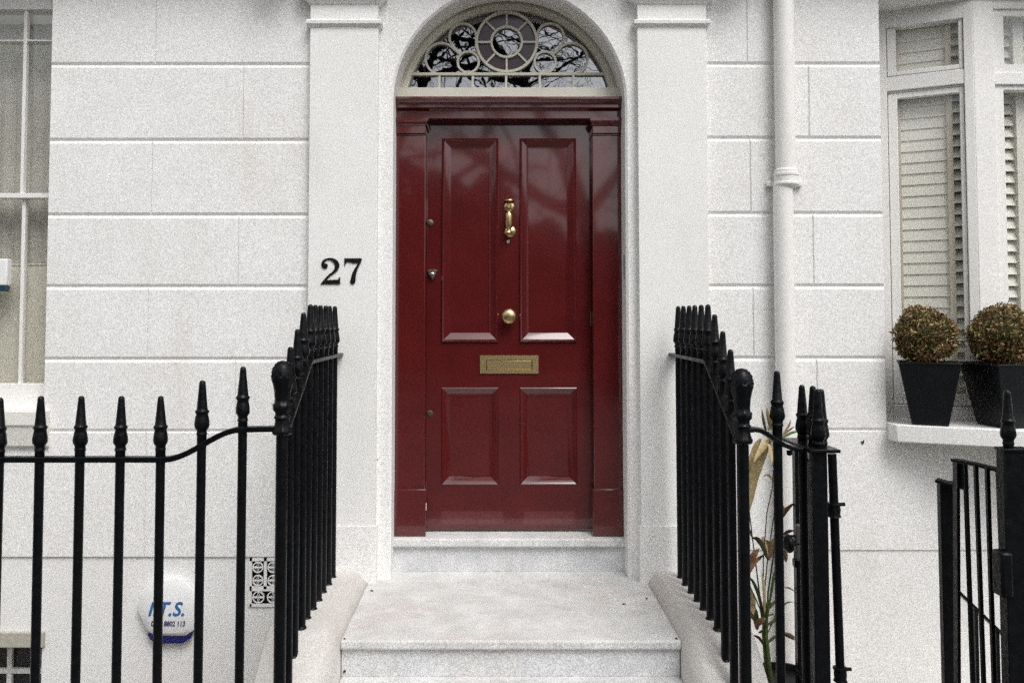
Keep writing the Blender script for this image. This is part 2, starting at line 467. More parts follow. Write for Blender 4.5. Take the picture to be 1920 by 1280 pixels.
# pilasters with necking band and capital
def pilaster(x0, x1):
    p = MB()
    zb = az(985, YP); zn0, zn1 = az(52, YP), az(38, YP); zc = az(9, YP)
    p.box(x0-.008, x1+.008, YP-.008, YW+.02, ZL-.1, zb)
    p.box(x0, x1, YP, YW+.02, zb, zn0)
    pr = [(0,zn0),(.012,zn0+.010),(.020,zn0+.016),(.022,zn1-.008),(.012,zn1),(0,zn1)]
    def collar(pr):
        for k in range(len(pr)-1):
            (a, za), (b, zb_) = pr[k], pr[k+1]
            A = [(x0-a,YW+.02,za),(x0-a,YP-a,za),(x1+a,YP-a,za),(x1+a,YW+.02,za)]
            B = [(x0-b,YW+.02,zb_),(x0-b,YP-b,zb_),(x1+b,YP-b,zb_),(x1+b,YW+.02,zb_)]
            p.add(A+B, [(0,1,5,4),(1,2,6,5),(2,3,7,6)])
    collar(pr)
    p.box(x0, x1, YP, YW+.02, zn1, zc+.001)
    collar([(0,zc),(.008,zc+.004),(.012,zc+.012),(.03,zc+.03),(.045,zc+.04),(.05,zc+.07),(.0,zc+.072)])
    p.box(x0-.05, x1+.05, YP-.05, YW+.02, zc+.07, zc+.13)
    p.box(x0-.02, x1+.02, YP-.02, YW+.02, zc+.13, ZTOP)
    return p.build('pilaster', M['stucco_smooth'], house, bevel=.002)
pilaster(X_PL0, X_PL1); pilaster(X_PR0, X_PR1)
# added slab and brackets above the view, put in to shade the wall's top
b = MB()
b.box(-7.5, 7.5, YW-.10, YW, zr(1.90), zr(2.0)); b.box(-7.5, 7.5, YW-.27, YW+.02, zr(2.0), zr(2.14))
b.box(-7.5, 7.5, YW-.32, YW+.02, zr(2.14), zr(2.19))
for x in (-2.6, -1.13, 1.29, 2.9): b.box(x-.07, x+.07, YW-.22, YW-.10, zr(1.80), zr(2.0))
b.build('shade_slab', M['shade_slab'], house, bevel=.008)

# ---- door frame (burgundy)
fr = MB()
def hl(ya, yb, Ya, x0=XL+.001, x1=XR-.001, yback=4.74): fr.box(x0, x1, Ya, yback, az(yb, Ya), az(ya, Ya))
# cornice profile swept along x
prof = [(4.74, az(181,4.56)), (4.556, az(181,4.556)), (4.556, az(186,4.556)), (4.562, az(188,4.562)), (4.575, az(193,4.575)), (4.578, az(195.5,4.578)),
        (4.586, az(196,4.586)), (4.586, az(202,4.586)), (4.596, az(204,4.596)), (4.606, az(207,4.606)), (4.612, az(208.5,4.612)), (4.612, az(222.5,4.612)), (4.74, az(222.5,4.612))]
fr.prism([(XL+.001, y, z) for y, z in prof], (XR-XL-.002, 0, 0))
fr.build('door_frame', M['red'], house, bevel=.0015)
for xa, xb2, s_ in ((XL+.001, -.369, 1), (.540, XR-.001, -1)):
    p = MB()
    zc0 = az(222.8, 4.612)
    cap = [(.016, zc0), (.016, zc0-.016), (.010, zc0-.022), (.007, zc0-.034), (0, zc0-.042)]
    for k in range(len(cap)-1):
        (a, za), (c2, zc2) = cap[k], cap[k+1]
        if s_ == 1:
            A = [(xa,4.60-a,za),(xb2+a,4.60-a,za),(xb2+a,4.73,za)]; B = [(xa,4.60-c2,zc2),(xb2+c2,4.60-c2,zc2),(xb2+c2,4.73,zc2)]
        else:
            A = [(xb2,4.60-a,za),(xa-a,4.60-a,za),(xa-a,4.73,za)]; B = [(xb2,4.60-c2,zc2),(xa-c2,4.60-c2,zc2),(xa-c2,4.73,zc2)]
        p.add(A+B, [(0,1,4,3),(1,2,5,4)])
    p.box(xa, xb2, 4.602, 4.73, az(251, 4.61), zc0-.0415)
    p.box(xa, xb2, 4.6125, 4.73, az(254, 4.61), az(251, 4.61))
    p.box(xa+.0005, xb2-.0005, YF-.004, 4.73, az(917, YF)-.001, az(254, 4.61))
    e = .008
    p.box(xa-(0 if s_ == 1 else e)+.0002, xb2+(e if s_ == 1 else 0)-.0002, YF-.018, 4.73, ZT+.001, az(917, YF-.018))
    p.build('door_jamb', M['red'], house, bevel=.003)
ch = MB().box(-.3625, -.3585, 4.62, 4.634, az(957,4.61), az(944,4.61)); ch.build('chipped_paint', M['kerb_paint'], house)

# ---- door leaf
XDL, XDR = -.3685, .5395
zd0, zd1 = az(991.5, YD), az(226, YD)
d = MB()
def quad(mb, pts, Y): mb.add([(x, Y, z) for x, z in pts], [(0,1,2,3)])
def P(px, py): v = at(px, py, YD); return v.x, v.z
panels = [((828,260),(935,641)), ((974,260),(1081,640)), ((830,726),(934,909)), ((977,726),(1080,908))]
Zs = []; PX = []
for (a, b_) in panels:
    x0, z1 = P(a[0], a[1]); x1, z0 = P(b_[0], b_[1]); x0 = ax(a[0], YD, 500); x1 = ax(b_[0], YD, 500)
    PX.append((x0, x1, z0, z1))
# flat of the leaf as a grid around the panels
xs = [XDL, PX[0][0], PX[0][1], PX[1][0], PX[1][1], XDR]
zt0, zt1 = PX[0][2], PX[0][3]; zl0, zl1 = PX[2][2], PX[2][3]
zsL = [zd0, zl0, zl1, zt0, zt1, zd1]
for i in range(5):
    for j in range(5):
        if i in (1, 3) and j in (1, 3): continue
        quad(d, [(xs[i],zsL[j]),(xs[i+1],zsL[j]),(xs[i+1],zsL[j+1]),(xs[i],zsL[j+1])], YD)
d.box(XDL, XDR, YD+.03, YD+.045, zd0, zd1)
for x in (XDL, XDR): d.add([(x,YD,zd0),(x,YD+.03,zd0),(x,YD+.03,zd1),(x,YD,zd1)], [(0,1,2,3)])
for z in (zd0, zd1): d.add([(XDL,YD,z),(XDR,YD,z),(XDR,YD+.03,z),(XDL,YD+.03,z)], [(0,1,2,3)])
d.build('door', M['red'], house, smooth=False)
door = bpy.data.objects['door']
def panel(k, x0, x1, z0, z1, big):
    p = MB()
    # bolection: (inset, depth) rings from the outside in
    if big: rg = [(0,0),(.001,-.010),(.006,-.015),(.012,-.014),(.015,-.009),(.019,-.007),(.050,.012),(.054,.012),(.054,.0155)]
    else: rg = [(0,0),(.001,-.003),(.005,-.005),(.009,-.003),(.012,-.001),(.046,.015),(.050,.015),(.050,.017)]
    loops = [[(x0+i,YD+y,z0+i),(x1-i,YD+y,z0+i),(x1-i,YD+y,z1-i),(x0+i,YD+y,z1-i)] for i, y in rg]
    vs = [v for l in loops for v in l]; fs = []
    for a in range(len(loops)-1):
        for i in range(4):
            j = (i+1) % 4; fs.append((a*4+i, a*4+j, a*4+4+j, a*4+4+i))
    n = (len(loops)-1)*4; fs.append((n, n+1, n+2, n+3))
    p.add(vs, fs)
    return p.build('door_panel', M['red'], door, sharp=30)
# outlines meet the cut-outs exactly
for i, (x0, x1) in enumerate(((xs[1], xs[2]), (xs[3], xs[4]))):
    panel(i, x0, x1, zt0, zt1, True); panel(i, x0, x1, zl0, zl1, False)

def PD(px, py, dy=0): return at(px, py, YD) + Vector((0, -dy, 0))
S = YD/F    # metres per photo pixel on the door
# knocker (doctor's type: top rosette, hinged grip, striking stud)
k = MB()
c = PD(955, 388); k.lathe([(.030,0),(.030,.004),(.026,.008),(.016,.010)], c+Vector((0,.001,0)), 24, (0,-1,0))
k.lathe([(.004,0),(.028,.0005),(.030,.004),(.028,.008),(.008,.009)], PD(955,377,.012)-Vector((0,0,.004)), 20, (0,0,1))
k.lathe([(.010,0),(.012,.01),(.010,.02),(.014,.028),(.010,.036)], PD(954,388,.006), 16, (0,-1,0))
a0 = PD(954,396,.034)
k.lathe([(.006,0),(.0145,.006),(.010,.012),(.011,.016),(.0185,.022),(.0205,.034),(.0208,.085),(.0195,.098),(.012,.104),(.010,.112),(.014,.118),(.0165,.124),(.014,.130),(.008,.134)], a0+Vector((0,0,.004)), 20, (0,.03,-1))
k.lathe([(.006,0),(.022,.001),(.023,.006),(.020,.010),(.006,.011)], PD(952,437,.034)-Vector((0,0,.006)), 18, (0,0,1))
c = PD(957,434); k.lathe([(.030,0),(.030,.004),(.025,.008),(.012,.012),(.012,.024),(.004,.026)], c+Vector((0,.001,0)), 24, (0,-1,0))
k.build('knocker', M['brass'], door, sharp=50)
MB().lathe([(.008,0),(.009,.004),(.004,.008)], PD(953,453)+Vector((0,.001,0)), 14, (0,-1,0)).build('screw_head', M['chrome'], door)
MB().lathe([(.027,0),(.030,.004),(.018,.010),(.014,.022),(.022,.032),(.036,.042),(.0415,.054),(.040,.064),(.032,.074),(.018,.079),(.004,.080)], PD(954,593)+Vector((0,.001,0)), 32, (0,-1,0)).build('door_knob', M['brass'], door, sharp=60)
lb = MB()
x0, x1 = ax(900,YD,680), ax(1009.5,YD,680); z0, z1 = az(700,YD), az(666,YD)
fx0, fx1, fz0, fz1 = ax(912,YD,680), ax(998,YD,680), az(693,YD), az(674.5,YD)
for A in ((x0,fx0,z0,z1),(fx1,x1,z0,z1),(fx0,fx1,z0,fz0),(fx0,fx1,fz1,z1)): lb.box(A[0],A[1],YD-.007,YD+.002,A[2],A[3])
lbo = lb.build('letterbox', M['brass_brushed'], door)
MB().box(fx0+.003, fx1-.004, YD-.005, YD+.001, fz0+.001, fz1-.003).build('letterbox_flap', M['brass_brushed'], door, bevel=.001)
MB().box(fx0, fx1, YD-.0015, YD-.0005, fz0, fz1).build('letterbox_slot', M['void'], door)
MB().lathe([(.019,0),(.0185,.006),(.012,.009),(.004,.009)], PD(806.5,418)+Vector((0,.001,0)), 22, (0,-1,0)).build('lock', M['brass_dull'], door, sharp=40)
MB().lathe([(.0185,0),(.018,.004),(.012,.006),(.004,.006)], PD(806,775)+Vector((0,.001,0)), 22, (0,-1,0)).build('lock', M['brass_dull'], door, sharp=40)
# latch guard: shield-shaped
sh = MB()
sp = [(801.5,507),(807,504.5),(815,504.5),(821.5,507),(821,515),(817,521),(811,527),(806,521),(802.5,515)]
A = [PD(x, y, 0)+Vector((0,.001,0)) for x, y in sp]; cc = PD(811.5, 513, .022)
B = [cc + (q + Vector((0,-.023,0)) - cc)*.72 for q in A]
n = len(A); sh.add(A+B, [tuple(range(n, 2*n))] + [(i, (i+1) % n, n+(i+1) % n, n+i) for i in range(n)])
sh.lathe([(.012,0),(.012,.004),(.007,.006),(.007,.003),(.002,.003)], PD(811,515,.020), 16, (0,-1,0))
sh.build('latch_guard', M['chrome'], door, sharp=30)
hg = MB().tube([(XDR-.003, YD-.006, az(611,YD)), (XDR-.003, YD-.006, az(583,YD))], .006, 10)
hg.build('hinge', M['brass_dull'], door)
MB().box(XR-.006, XR-.0005, 4.50, 4.512, az(523,4.5), az(478,4.5)).build('door_contact', M['lead'], house)

# ---- fanlight
fl = MB()
Rf = RAD - .001
zsill = az(181, 4.556)
a_lo = math.asin((zsill-ZS)/Rf)
fl.ring(CXD, ZS, .571, Rf, 4.655, YG+.02, a_lo, PI-a_lo, 64)
fl.ring(CXD, ZS, .583, .597, 4.645, 4.66, a_lo, PI-a_lo, 64)
hw = Rf*math.cos(a_lo)
fl.box(CXD-hw, CXD+hw, 4.60, YG+.02, zsill+.0005, az(171.5, 4.68))
flo = fl.build('fanlight', M['fanlight_wood'], house, bevel=.0015)
def PG(px, py): v = at(px, py, 4.69); return v.x, v.z
SG = 4.69/F
ld = MB()
yl0, yl1 = 4.682, 4.699
def bar(p, q, wd=.0125, yo=0):
    (xa, za), (xb_, zb_) = PG(*p), PG(*q)
    dx, dz = xb_-xa, zb_-za; L = math.hypot(dx, dz); nx, nz = -dz/L*wd/2, dx/L*wd/2
    ld.add([(xa+nx,yl0+yo,za+nz),(xb_+nx,yl0+yo,zb_+nz),(xb_-nx,yl0+yo,zb_-nz),(xa-nx,yl0+yo,za-nz)] +
           [(xa+nx,yl1,za+nz),(xb_+nx,yl1,zb_+nz),(xb_-nx,yl1,zb_-nz),(xa-nx,yl1,za-nz)],
           [(0,1,2,3),(0,4,5,1),(1,5,6,2),(2,6,7,3),(3,7,4,0)])
def rg(px, py, r, wd=.0125, a0=0, a1=2*PI, yo=0, n=44):
    cx, cz = PG(px, py); ld.ring(cx, cz, r*SG-wd/2, r*SG+wd/2, yl0+yo, yl1, a0, a1, n)
rg(950, 79.5, 57, .014, yo=-.004); rg(950, 79.5, 29, .012, yo=-.003)
for k in range(8):
    t = k*PI/4
    bar((950+29*math.cos(t), 79.5-29*math.sin(t)), (950+56*math.cos(t), 79.5-56*math.sin(t)), .0105, .002)
for s_ in (-1, 1):
    X_ = lambda x: 950 + s_*(950-x) if s_ == 1 else x
    def mx(a): return a if s_ == -1 else PI-a
    def arc_(px, py, r, a0, a1, yo):
        A, B_ = (a0, a1) if s_ == -1 else (PI-a1, PI-a0)
        rg(X_(px), py, r, .012, A, B_, yo, 30)
    rg(X_(878), 117, 20, .012, yo=.0003)
    arc_(868, 70, 25.5, R(-15), R(205), -.001)
    bar((X_(845), 81), (X_(863), 103), .012, -.0011); bar((X_(892.5), 77), (X_(893), 92), .012, -.0011)
    arc_(828, 111, 30, R(38), R(262), .0006)
    bar((X_(850), 91.5), (X_(863), 103), .012, .0005)
bar((766, 139.5), (1136, 139.5), .014, -.002)
for x in (824, 886.5, 949, 1012, 1075): bar((x, 139), (x, 173), .0125, .0015)
ld.build('glazing_bars', M['fanlight_wood'], flo, sharp=40)
g = MB(); gz = az(172, 4.70)
pts = [(CXD + .575*math.cos(a_), YG+.002, max(gz-.01, ZS + .575*math.sin(a_))) for a_ in [a_lo*1.0 + (PI-2*a_lo)*i/60 for i in range(61)]]
g.add(pts, [tuple(range(len(pts)))]); g.build('glass', M['fan_glass'], flo, smooth=False)
g = MB(); cx, cz = PG(950, 79.5); n = 48
g.ring(cx, cz, 29*SG, 57*SG, 4.6995, 4.7005, n=48); g.build('stained_glass', M['purple_glass'], flo, smooth=False)
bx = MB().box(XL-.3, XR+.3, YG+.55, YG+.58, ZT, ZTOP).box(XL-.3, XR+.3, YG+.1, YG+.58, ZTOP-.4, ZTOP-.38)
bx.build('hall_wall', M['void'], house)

# ---- left sash window
YWN = 4.56
sw = MB()
def fbox(mb, px0, py0, px1, py1, Yf, Yb):
    pm = (py0+py1)/2
    mb.box(ax(px0, Yf, pm), ax(px1, Yf, pm), Yf, Yb, az(py1, Yf), az(py0, Yf))
XW0 = X_WL - 1.25
sw.box(XW0, X_WL+.05, YWN, YWN+.06, az(18, YWN), az(-60, YWN))                       # head
sw.box(XW0, X_WL+.05, YWN+.001, YWN+.05, az(769, YWN), az(719, YWN))                       # bottom rail
sw.box(XW0, X_WL+.05, YWN+.002, YWN+.08, az(371, YWN), az(362, YWN))                       # meeting rail
zm = az(366, YWN); zt_ = az(10, YWN); zb2 = az(725, YWN)
for px in (42, -80):
    sw.box(ax(px-3.2, YWN, 190), ax(px+3.2, YWN, 190), YWN+.012, YWN+.04, zm, zt_)
    sw.box(ax(px-4.5, YWN+.03, 540), ax(px+2, YWN+.03, 540), YWN+.03, YWN+.06, zb2, zm)
sw.box(XW0, X_WL+.05, YWN+.014, YWN+.038, az(76.2, YWN), az(73.2, YWN))
sw.box(X_WL-.002, X_WL+.08, YWN-.002, YWN+.08, az(769, YWN), zt_)
swo = sw.build('sash_window', M['joinery'], house, bevel=.002)
MB().box(XW0, X_WL+.04, YWN+.045, YWN+.047, zb2, zt_).build('pane', M['window_glass'], swo)
cu = MB()
n = 80
for k in range(n):    # net curtain folds
    xa, xb_ = XW0 + (X_WL+.1-XW0)*k/n, XW0 + (X_WL+.1-XW0)*(k+1)/n
    ya, yb_ = [YWN+.15 + .008*math.sin(q*1.3) for q in (k, k+1)]
    cu.add([(xa,ya,zb2-.05),(xb_,yb_,zb2-.05),(xb_,yb_,az(40,YWN+.1)),(xa,ya,az(40,YWN+.1))], [(0,1,2,3)])
cu.build('curtain', M['curtain'], swo)
bl = MB().box(XW0, X_WL+.1, YWN+.09, YWN+.094, zb2-.05, az(497, YWN+.09)).box(XW0, X_WL+.1, YWN+.085, YWN+.096, az(497, YWN+.09), az(494, YWN+.09))
bl.build('blind', M['blind'], swo)
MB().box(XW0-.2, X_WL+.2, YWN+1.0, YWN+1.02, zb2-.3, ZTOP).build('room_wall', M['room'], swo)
si = MB()
zs0 = az(770, YW-.03)
si.prism([(XW0-.1, YWN+.02, zs0+.012), (XW0-.1, YW-.055, zs0), (XW0-.1, YW-.055, az(797,YW-.055)), (XW0-.1, YW-.045, az(800,YW-.045)),
          (XW0-.1, YW-.028, az(836,YW-.028)), (XW0-.1, YW+.01, az(840,YW+.01)), (XW0-.1, YWN+.02, az(840,YW))], (ax(98,YW)-XW0+.1, 0, 0))
si.build('window_sill', M['sill_stone'], swo, bevel=.004)

# ---- basement window, left
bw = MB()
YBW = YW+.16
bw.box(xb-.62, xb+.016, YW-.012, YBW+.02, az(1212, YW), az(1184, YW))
bwo = bw.build('basement_window', plain('lintel paint with shade', (.42,.40,.34), .8), house, bevel=.003)  # lintel colour darkened to stand in for the shade it sits in
g = MB()
for (a, b_, c2, d2) in ((13,1205,22,1300),(-60,1205,-52,1300)): g.box(ax(a,YBW,1240), ax(b_ and c2,YBW,1240), YBW, YBW+.02, -1.0, az(1200,YBW))
g.box(xb-.62, xb, YBW+.001, YBW+.021, az(1262,YBW), az(1252.5,YBW))
g.build('glazing_bars', M['joinery'], bwo)
MB().box(xb-.62, xb+.01, YBW+.022, YBW+.03, -1.9, az(1190,YBW)).build('pane', M['dark_glass'], bwo)
# basement window, right (seen through the railings)
bw = MB(); YB2 = YW+.12
bw.box(2.72, 3.42, YW-.005, YB2, az(1206,YW)-.0, az(1197,YW))
bw.box(2.72, 3.42, YB2, YB2+.03, az(1258,YB2), az(1247,YB2))
b2 = bw.build('basement_window', M['joinery'], house, bevel=.002)
MB().box(2.72, 3.42, YB2+.031, YB2+.04, -1.9, az(1195,YB2)).build('pane', plain('brown roller blind', (.085,.075,.055), .8), b2)

# ---- air brick
vx0, vx1 = ax(471, YW), ax(534, YW); vz0, vz1 = az(1134, YW), az(1049, YW)
vn = MB(); yv = YW+.006
cell = [(483,1063.5,9.5),(483,1088,9.5),(511.5,1063.5,9.5),(511.5,1088,9.5),(484,1119.5,10.5),(511.5,1119.5,10.5)]
sv = YW/F
for px, py, r in cell:
    c = at(px, py, YW)
    vn.ring(c.x, c.z, r*sv-.0038, r*sv+.0018, yv-.004, yv+.006, n=24)
    vn.box(c.x-.0028, c.x+.0028, yv-.003, yv+.005, c.z-r*sv, c.z+r*sv)
    vn.box(c.x-r*sv, c.x+r*sv, yv-.0032, yv+.0048, c.z-.0028, c.z+.0028)
    for sx_, sz_ in ((1,0),(-1,0),(0,1),(0,-1)):
        vn.lathe([(.0062,0),(.0062,.006)], (c.x+sx_*.012, yv+.003, c.z+sz_*.012), 10, (0,-1,0))
for a, b_, c2, d2 in ((468,1046,536,1051.5),(468,1098.5,536,1107.5),(468,1131.5,536,1137),(466,1046,472,1137),(494.5,1046,500,1104),(529,1046,536,1137)):
    fbox(vn, a, b_, c2, d2, yv-.0035, yv+.006)
vno = vn.build('air_brick', M['stucco'], house, sharp=40)
fv = MB(); fbox(fv, 470, 1048, 534, 1135, yv+.0045, yv+.006); fv.build('vent_cavity', M['void'], vno)

# ---- 27
def to_mesh(o):
    dg = bpy.context.evaluated_depsgraph_get(); dg.update()
    me = bpy.data.meshes.new_from_object(o.evaluated_get(dg))
    n = bpy.data.objects.new(o.name, me); nm = o.name
    n.location = o.location; n.rotation_euler = o.rotation_euler; n.scale = o.scale; n.parent = o.parent
    bpy.data.objects.remove(o); n.name = nm; C.objects.link(n)
    return n
def digit(name, paths):
    c = bpy.data.curves.new(name, 'CURVE'); c.dimensions = '2D'; c.fill_mode = 'BOTH'; c.extrude = .003; c.resolution_u = 10
    s_ = c.splines.new('BEZIER'); s_.bezier_points.add(len(paths)-1); s_.use_cyclic_u = True
    for bp, (x, y, hard) in zip(s_.bezier_points, paths):
        v = at(590 + x/16, 470 + y/16, YP)
        bp.co = (v.x, v.z, 0)
        bp.handle_left_type = bp.handle_right_type = 'VECTOR' if hard else 'AUTO'
    o = bpy.data.objects.new(name, c); C.objects.link(o)
    o.rotation_euler = (PI/2, 0, 0); o.location = (0, YP-.0031, 0); o.parent = house
    c.materials.append(M['black'])
    return to_mesh(o)
H = 1
two = [(178,1005,H),(300,850,0),(430,715,0),(560,600,0),(612,500,0),(600,410,0),(545,330,0),(480,285,0),(400,278,0),(335,310,0),(300,380,0),(345,385,0),(385,415,0),(393,470,0),(370,520,0),(320,543,0),(255,520,0),(215,465,0),(208,390,0),(240,310,0),(310,255,0),(400,225,0),(520,222,0),(620,255,0),(700,320,0),(742,410,0),(735,500,0),(690,590,0),(600,670,0),(480,760,0),(355,882,H),(560,872,H),(700,868,H),(725,840,H),(740,797,H),(768,797,H),(765,1005,H)]
sev = [(897,228,H),(1415,228,H),(1412,300,H),(1350,430,0),(1290,560,0),(1250,700,0),(1232,840,0),(1220,940,0),(1190,985,0),(1135,1010,0),(1085,980,0),(1070,930,0),(1090,840,0),(1120,720,0),(1170,600,0),(1250,470,0),(1318,352,H),(1260,372,0),(1190,378,0),(1120,370,0),(1060,350,0),(1000,335,0),(960,350,0),(930,400,0),(912,465,H),(897,465,H)]
digit('house_number', two); digit('house_number', sev)

# ---- bay window on the right, its side slanting towards the street
BX0, BY0, BS = 2.035, 4.79, -.492           # a point of the glass plane and its slope
bd = Vector((1, BS, 0)).normalized(); bnrm = Vector((bd.y, -bd.x, 0))   # outward normal (towards the street)
if bnrm.y > 0: bnrm = -bnrm
def bp_(px, py, off=0.0):
    """point of the slanting plane (moved out by off) seen at a pixel"""
    o_ = Vector((BX0, BY0, 0)) + bnrm*off
    a = at(px, py, 1.0); dx, dy, dz = a.x, a.y, a.z-EYE
    # o_ + s*bd = t*(dx,dy)
    det = bd.x*(-dy) - bd.y*(-dx)
    s_ = (-o_.x*(-dy) + o_.y*(-dx))/det
    t = (bd.x*(-o_.y) - bd.y*(-o_.x))/det
    return Vector((dx*t, dy*t, EYE + dz*t))
def sl(px, py=400, off=0.0):
    p = bp_(px, py, off); return (p - (Vector((BX0, BY0, 0)) + bnrm*off)).dot(bd)
def bz(px, py, off=0.0): return bp_(px, py, off).z
O3 = Vector((BX0, BY0, 0))
def bbox(mb, s0, s1, d0, d1, z0, z1):
    def q(s_, d_, z): v = O3 + bd*s_ + bnrm*d_; return (v.x, v.y, z)
    mb.hexa([q(s0,d1,z0), q(s1,d1,z0), q(s1,d1,z1), q(s0,d1,z1)], [q(s0,d0,z0), q(s1,d0,z0), q(s1,d0,z1), q(s0,d0,z1)])
ss = lambda px, py=400: sl(px, py)
SA, SB = -.06, ss(1826, 300)
SE = ss(1829, 300)
zU0, zU1 = (bz(1681,136)+bz(1798,122))/2, (bz(1679,53)+bz(1796,37))/2
zTr0, zTr1 = bz(1740,166), bz(1740,139)
zLo1 = (bz(1682,187)+bz(1799,174))/2; zLo0 = bz(1760,738); zBot = bz(1760,759)
g0, g1 = ss(1680.5,130), ss(1798,130)
h0, h1 = ss(1683,200), ss(1800,200)
h0 = (h0 + ss(1690,590))/2; h1 = (h1 + ss(1808,590))/2
bf = MB()
zSill = az(797, 4.34); zTopB = zr(2.2)
# casing
s_in0, s_in1 = ss(1664,200), ss(1811,300)
bbox(bf, SA, s_in0, -.05, .035, zSill, zTopB); bbox(bf, s_in1, SE, -.05, .035, zSill, zTopB)
bbox(bf, s_in0, s_in1, -.05, .030, zTr0, zTr1)
bbox(bf, s_in0-.0, s_in1, -.05, .0345, bz(1740,46), zTopB)
bbox(bf, s_in0-.0, s_in1, -.05, .05, bz(1740,8), bz(1740,-2))
bbox(bf, s_in0, s_in1, -.05, .036, zSill, zBot-.004)
bbox(bf, s_in0, s_in1, -.05, .012, zTr0-.010, zTr0)
# upper light's sash and lower sash
def sash(mb, a0, a1, b0, b1, ia0, ia1, ib0, ib1, do=.014, di=-.03):
    bbox(mb, a0, ia0, di, do, b0, b1); bbox(mb, ia1, a1, di, do, b0, b1)
    bbox(mb, ia0, ia1, di, do-.0005, b0, ib0); bbox(mb, ia0, ia1, di, do-.0005, ib1, b1)
sash(bf, s_in0+.003, s_in1-.003, zTr1+.006, bz(1740,47), g0, g1, zU0, zU1, .022)
sash(bf, s_in0+.003, s_in1-.003, zBot, zTr0-.012, h0, h1, zLo0, zLo1)
# frontal part of the bay
Pc = O3 + bd*SE + bnrm*.035
YBF = Pc.y
def fx(px, py=400, Y=None): return ax(px, Y or YBF, py)
bf.box(Pc.x+.0015, fx(1872), YBF, YBF+.09, zSill, zTopB)
XE = 4.3
yS = YBF+.018; yG2 = YBF+.035
bf.box(fx(1872), XE, YBF+.004, YBF+.09, az(158,YBF), az(136,YBF)); bf.box(fx(1872), XE, YBF+.004, YBF+.09, az(16,YBF), zTopB)
bf.box(fx(1872), XE, YBF+.004, YBF+.09, zSill, az(772,YBF))
bf.box(fx(1872)+.001, ax(1882.5,yS,80), yS, YBF+.08, az(136,YBF), az(16,YBF)); bf.box(fx(1872)+.001, ax(1889,yS,450), yS, YBF+.08, az(772,YBF), az(158,YBF))
bf.box(fx(1872), XE, yS+.0005, YBF+.08, az(31,yS), az(16,YBF)+.001); bf.box(fx(1872), XE, yS+.0005, YBF+.08, az(136,YBF)-.001, az(121,yS))
bf.box(fx(1872), XE, yS+.0005, YBF+.08, az(169,yS), az(158,YBF)+.001); bf.box(fx(1872), XE, yS+.0005, YBF+.08, az(773,yS), az(755,yS))
bay = bf.build('bay_window', M['joinery'], house, bevel=.003)
gp = MB(); bbox(gp, g0-.01, g1+.01, -.022, -.020, zU0-.01, zU1+.01); bbox(gp, h0-.01, h1+.01, -.022, -.020, zLo0-.01, zLo1+.01)
gp.build('pane', M['bay_glass'], bay)
gp = MB().box(fx(1875), XE, yG2+.012, yG2+.014, az(760,YBF), az(22,YBF)); gp.build('pane', M['bay_glass'], bay)
# shutters behind the slanting lights
def louvres(name, s0, s1, z0, z1, mat, pitch=.062, dd=-.065, wd=.072, ang=62):
    mb = MB(); n_ = int((z1-z0)/pitch)
    for k in range(n_+1):
        z = z0 + k*pitch; c_, s2 = math.cos(R(ang))*wd/2, math.sin(R(ang))*wd/2
        def q(s_, d_, zz): v = O3 + bd*s_ + bnrm*d_; return (v.x, v.y, zz)
        mb.hexa([q(s0,dd+c_+.003,z-s2),q(s1,dd+c_+.003,z-s2),q(s1,dd-c_+.003,z+s2),q(s0,dd-c_+.003,z+s2)],
                [q(s0,dd+c_-.004,z-s2),q(s1,dd+c_-.004,z-s2),q(s1,dd-c_-.004,z+s2),q(s0,dd-c_-.004,z+s2)])
    return mb.build(name, mat, bay)
st0, st1 = sl(1776,300,-.075), sl(1787,300,-.075)
louvres('shutter_louvres', s_in0-.05, st0, zBot, zU1+.05, M['shutter'], ang=83)
louvres('shutter_louvres', st1, s_in1+.1, zBot, zU1+.05, M['shutter'], ang=50)
sm = MB(); bbox(sm, st0+.0, st1, -.10, -.042, zBot-.05, zU1+.1); bbox(sm, s_in0-.02, sl(1690,300,-.075), -.10, -.043, zBot-.05, zU1+.1)
sm.build('shutter_frame', M['stile'], bay)
# shutters behind the front lights
mb = MB(); zz = az(770, YBF)
Ys = YBF+.14
while zz < az(20, YBF):
    mb.add([(fx(1860,400,Ys),Ys-.014,zz-.028),(XE,Ys-.014,zz-.028),(XE,Ys+.014,zz+.028),(fx(1860,400,Ys),Ys+.014,zz+.028),
            (fx(1860,400,Ys),Ys-.006,zz-.031),(XE,Ys-.006,zz-.031),(XE,Ys+.022,zz+.025),(fx(1860,400,Ys),Ys+.022,zz+.025)], [(0,1,2,3),(7,6,5,4),(0,4,5,1),(2,6,7,3)])
    zz += .0625
mb.build('shutter_louvres', M['shutter'], bay)
sm = MB()
sm.box(ax(1905,Ys,450), ax(1932,Ys,450), Ys-.03, Ys+.03, az(770,YBF), az(140,YBF)); sm.box(ax(1893,Ys,80), ax(1912,Ys,80), Ys-.03, Ys+.03, az(140,YBF), az(20,YBF))
sm.box(ax(1960,Ys,450), XE, Ys-.03, Ys+.03, az(770,YBF), az(20,YBF))
sm.build('shutter_frame', M['shutter'], bay)
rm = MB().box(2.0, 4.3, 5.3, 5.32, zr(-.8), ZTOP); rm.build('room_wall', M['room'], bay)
w2_ = MB(); w2_.box(4.302, 7.5, YW, YB, clr[-1]+.0005, ZTOP); w2_.build('wall', M['stucco'], house)
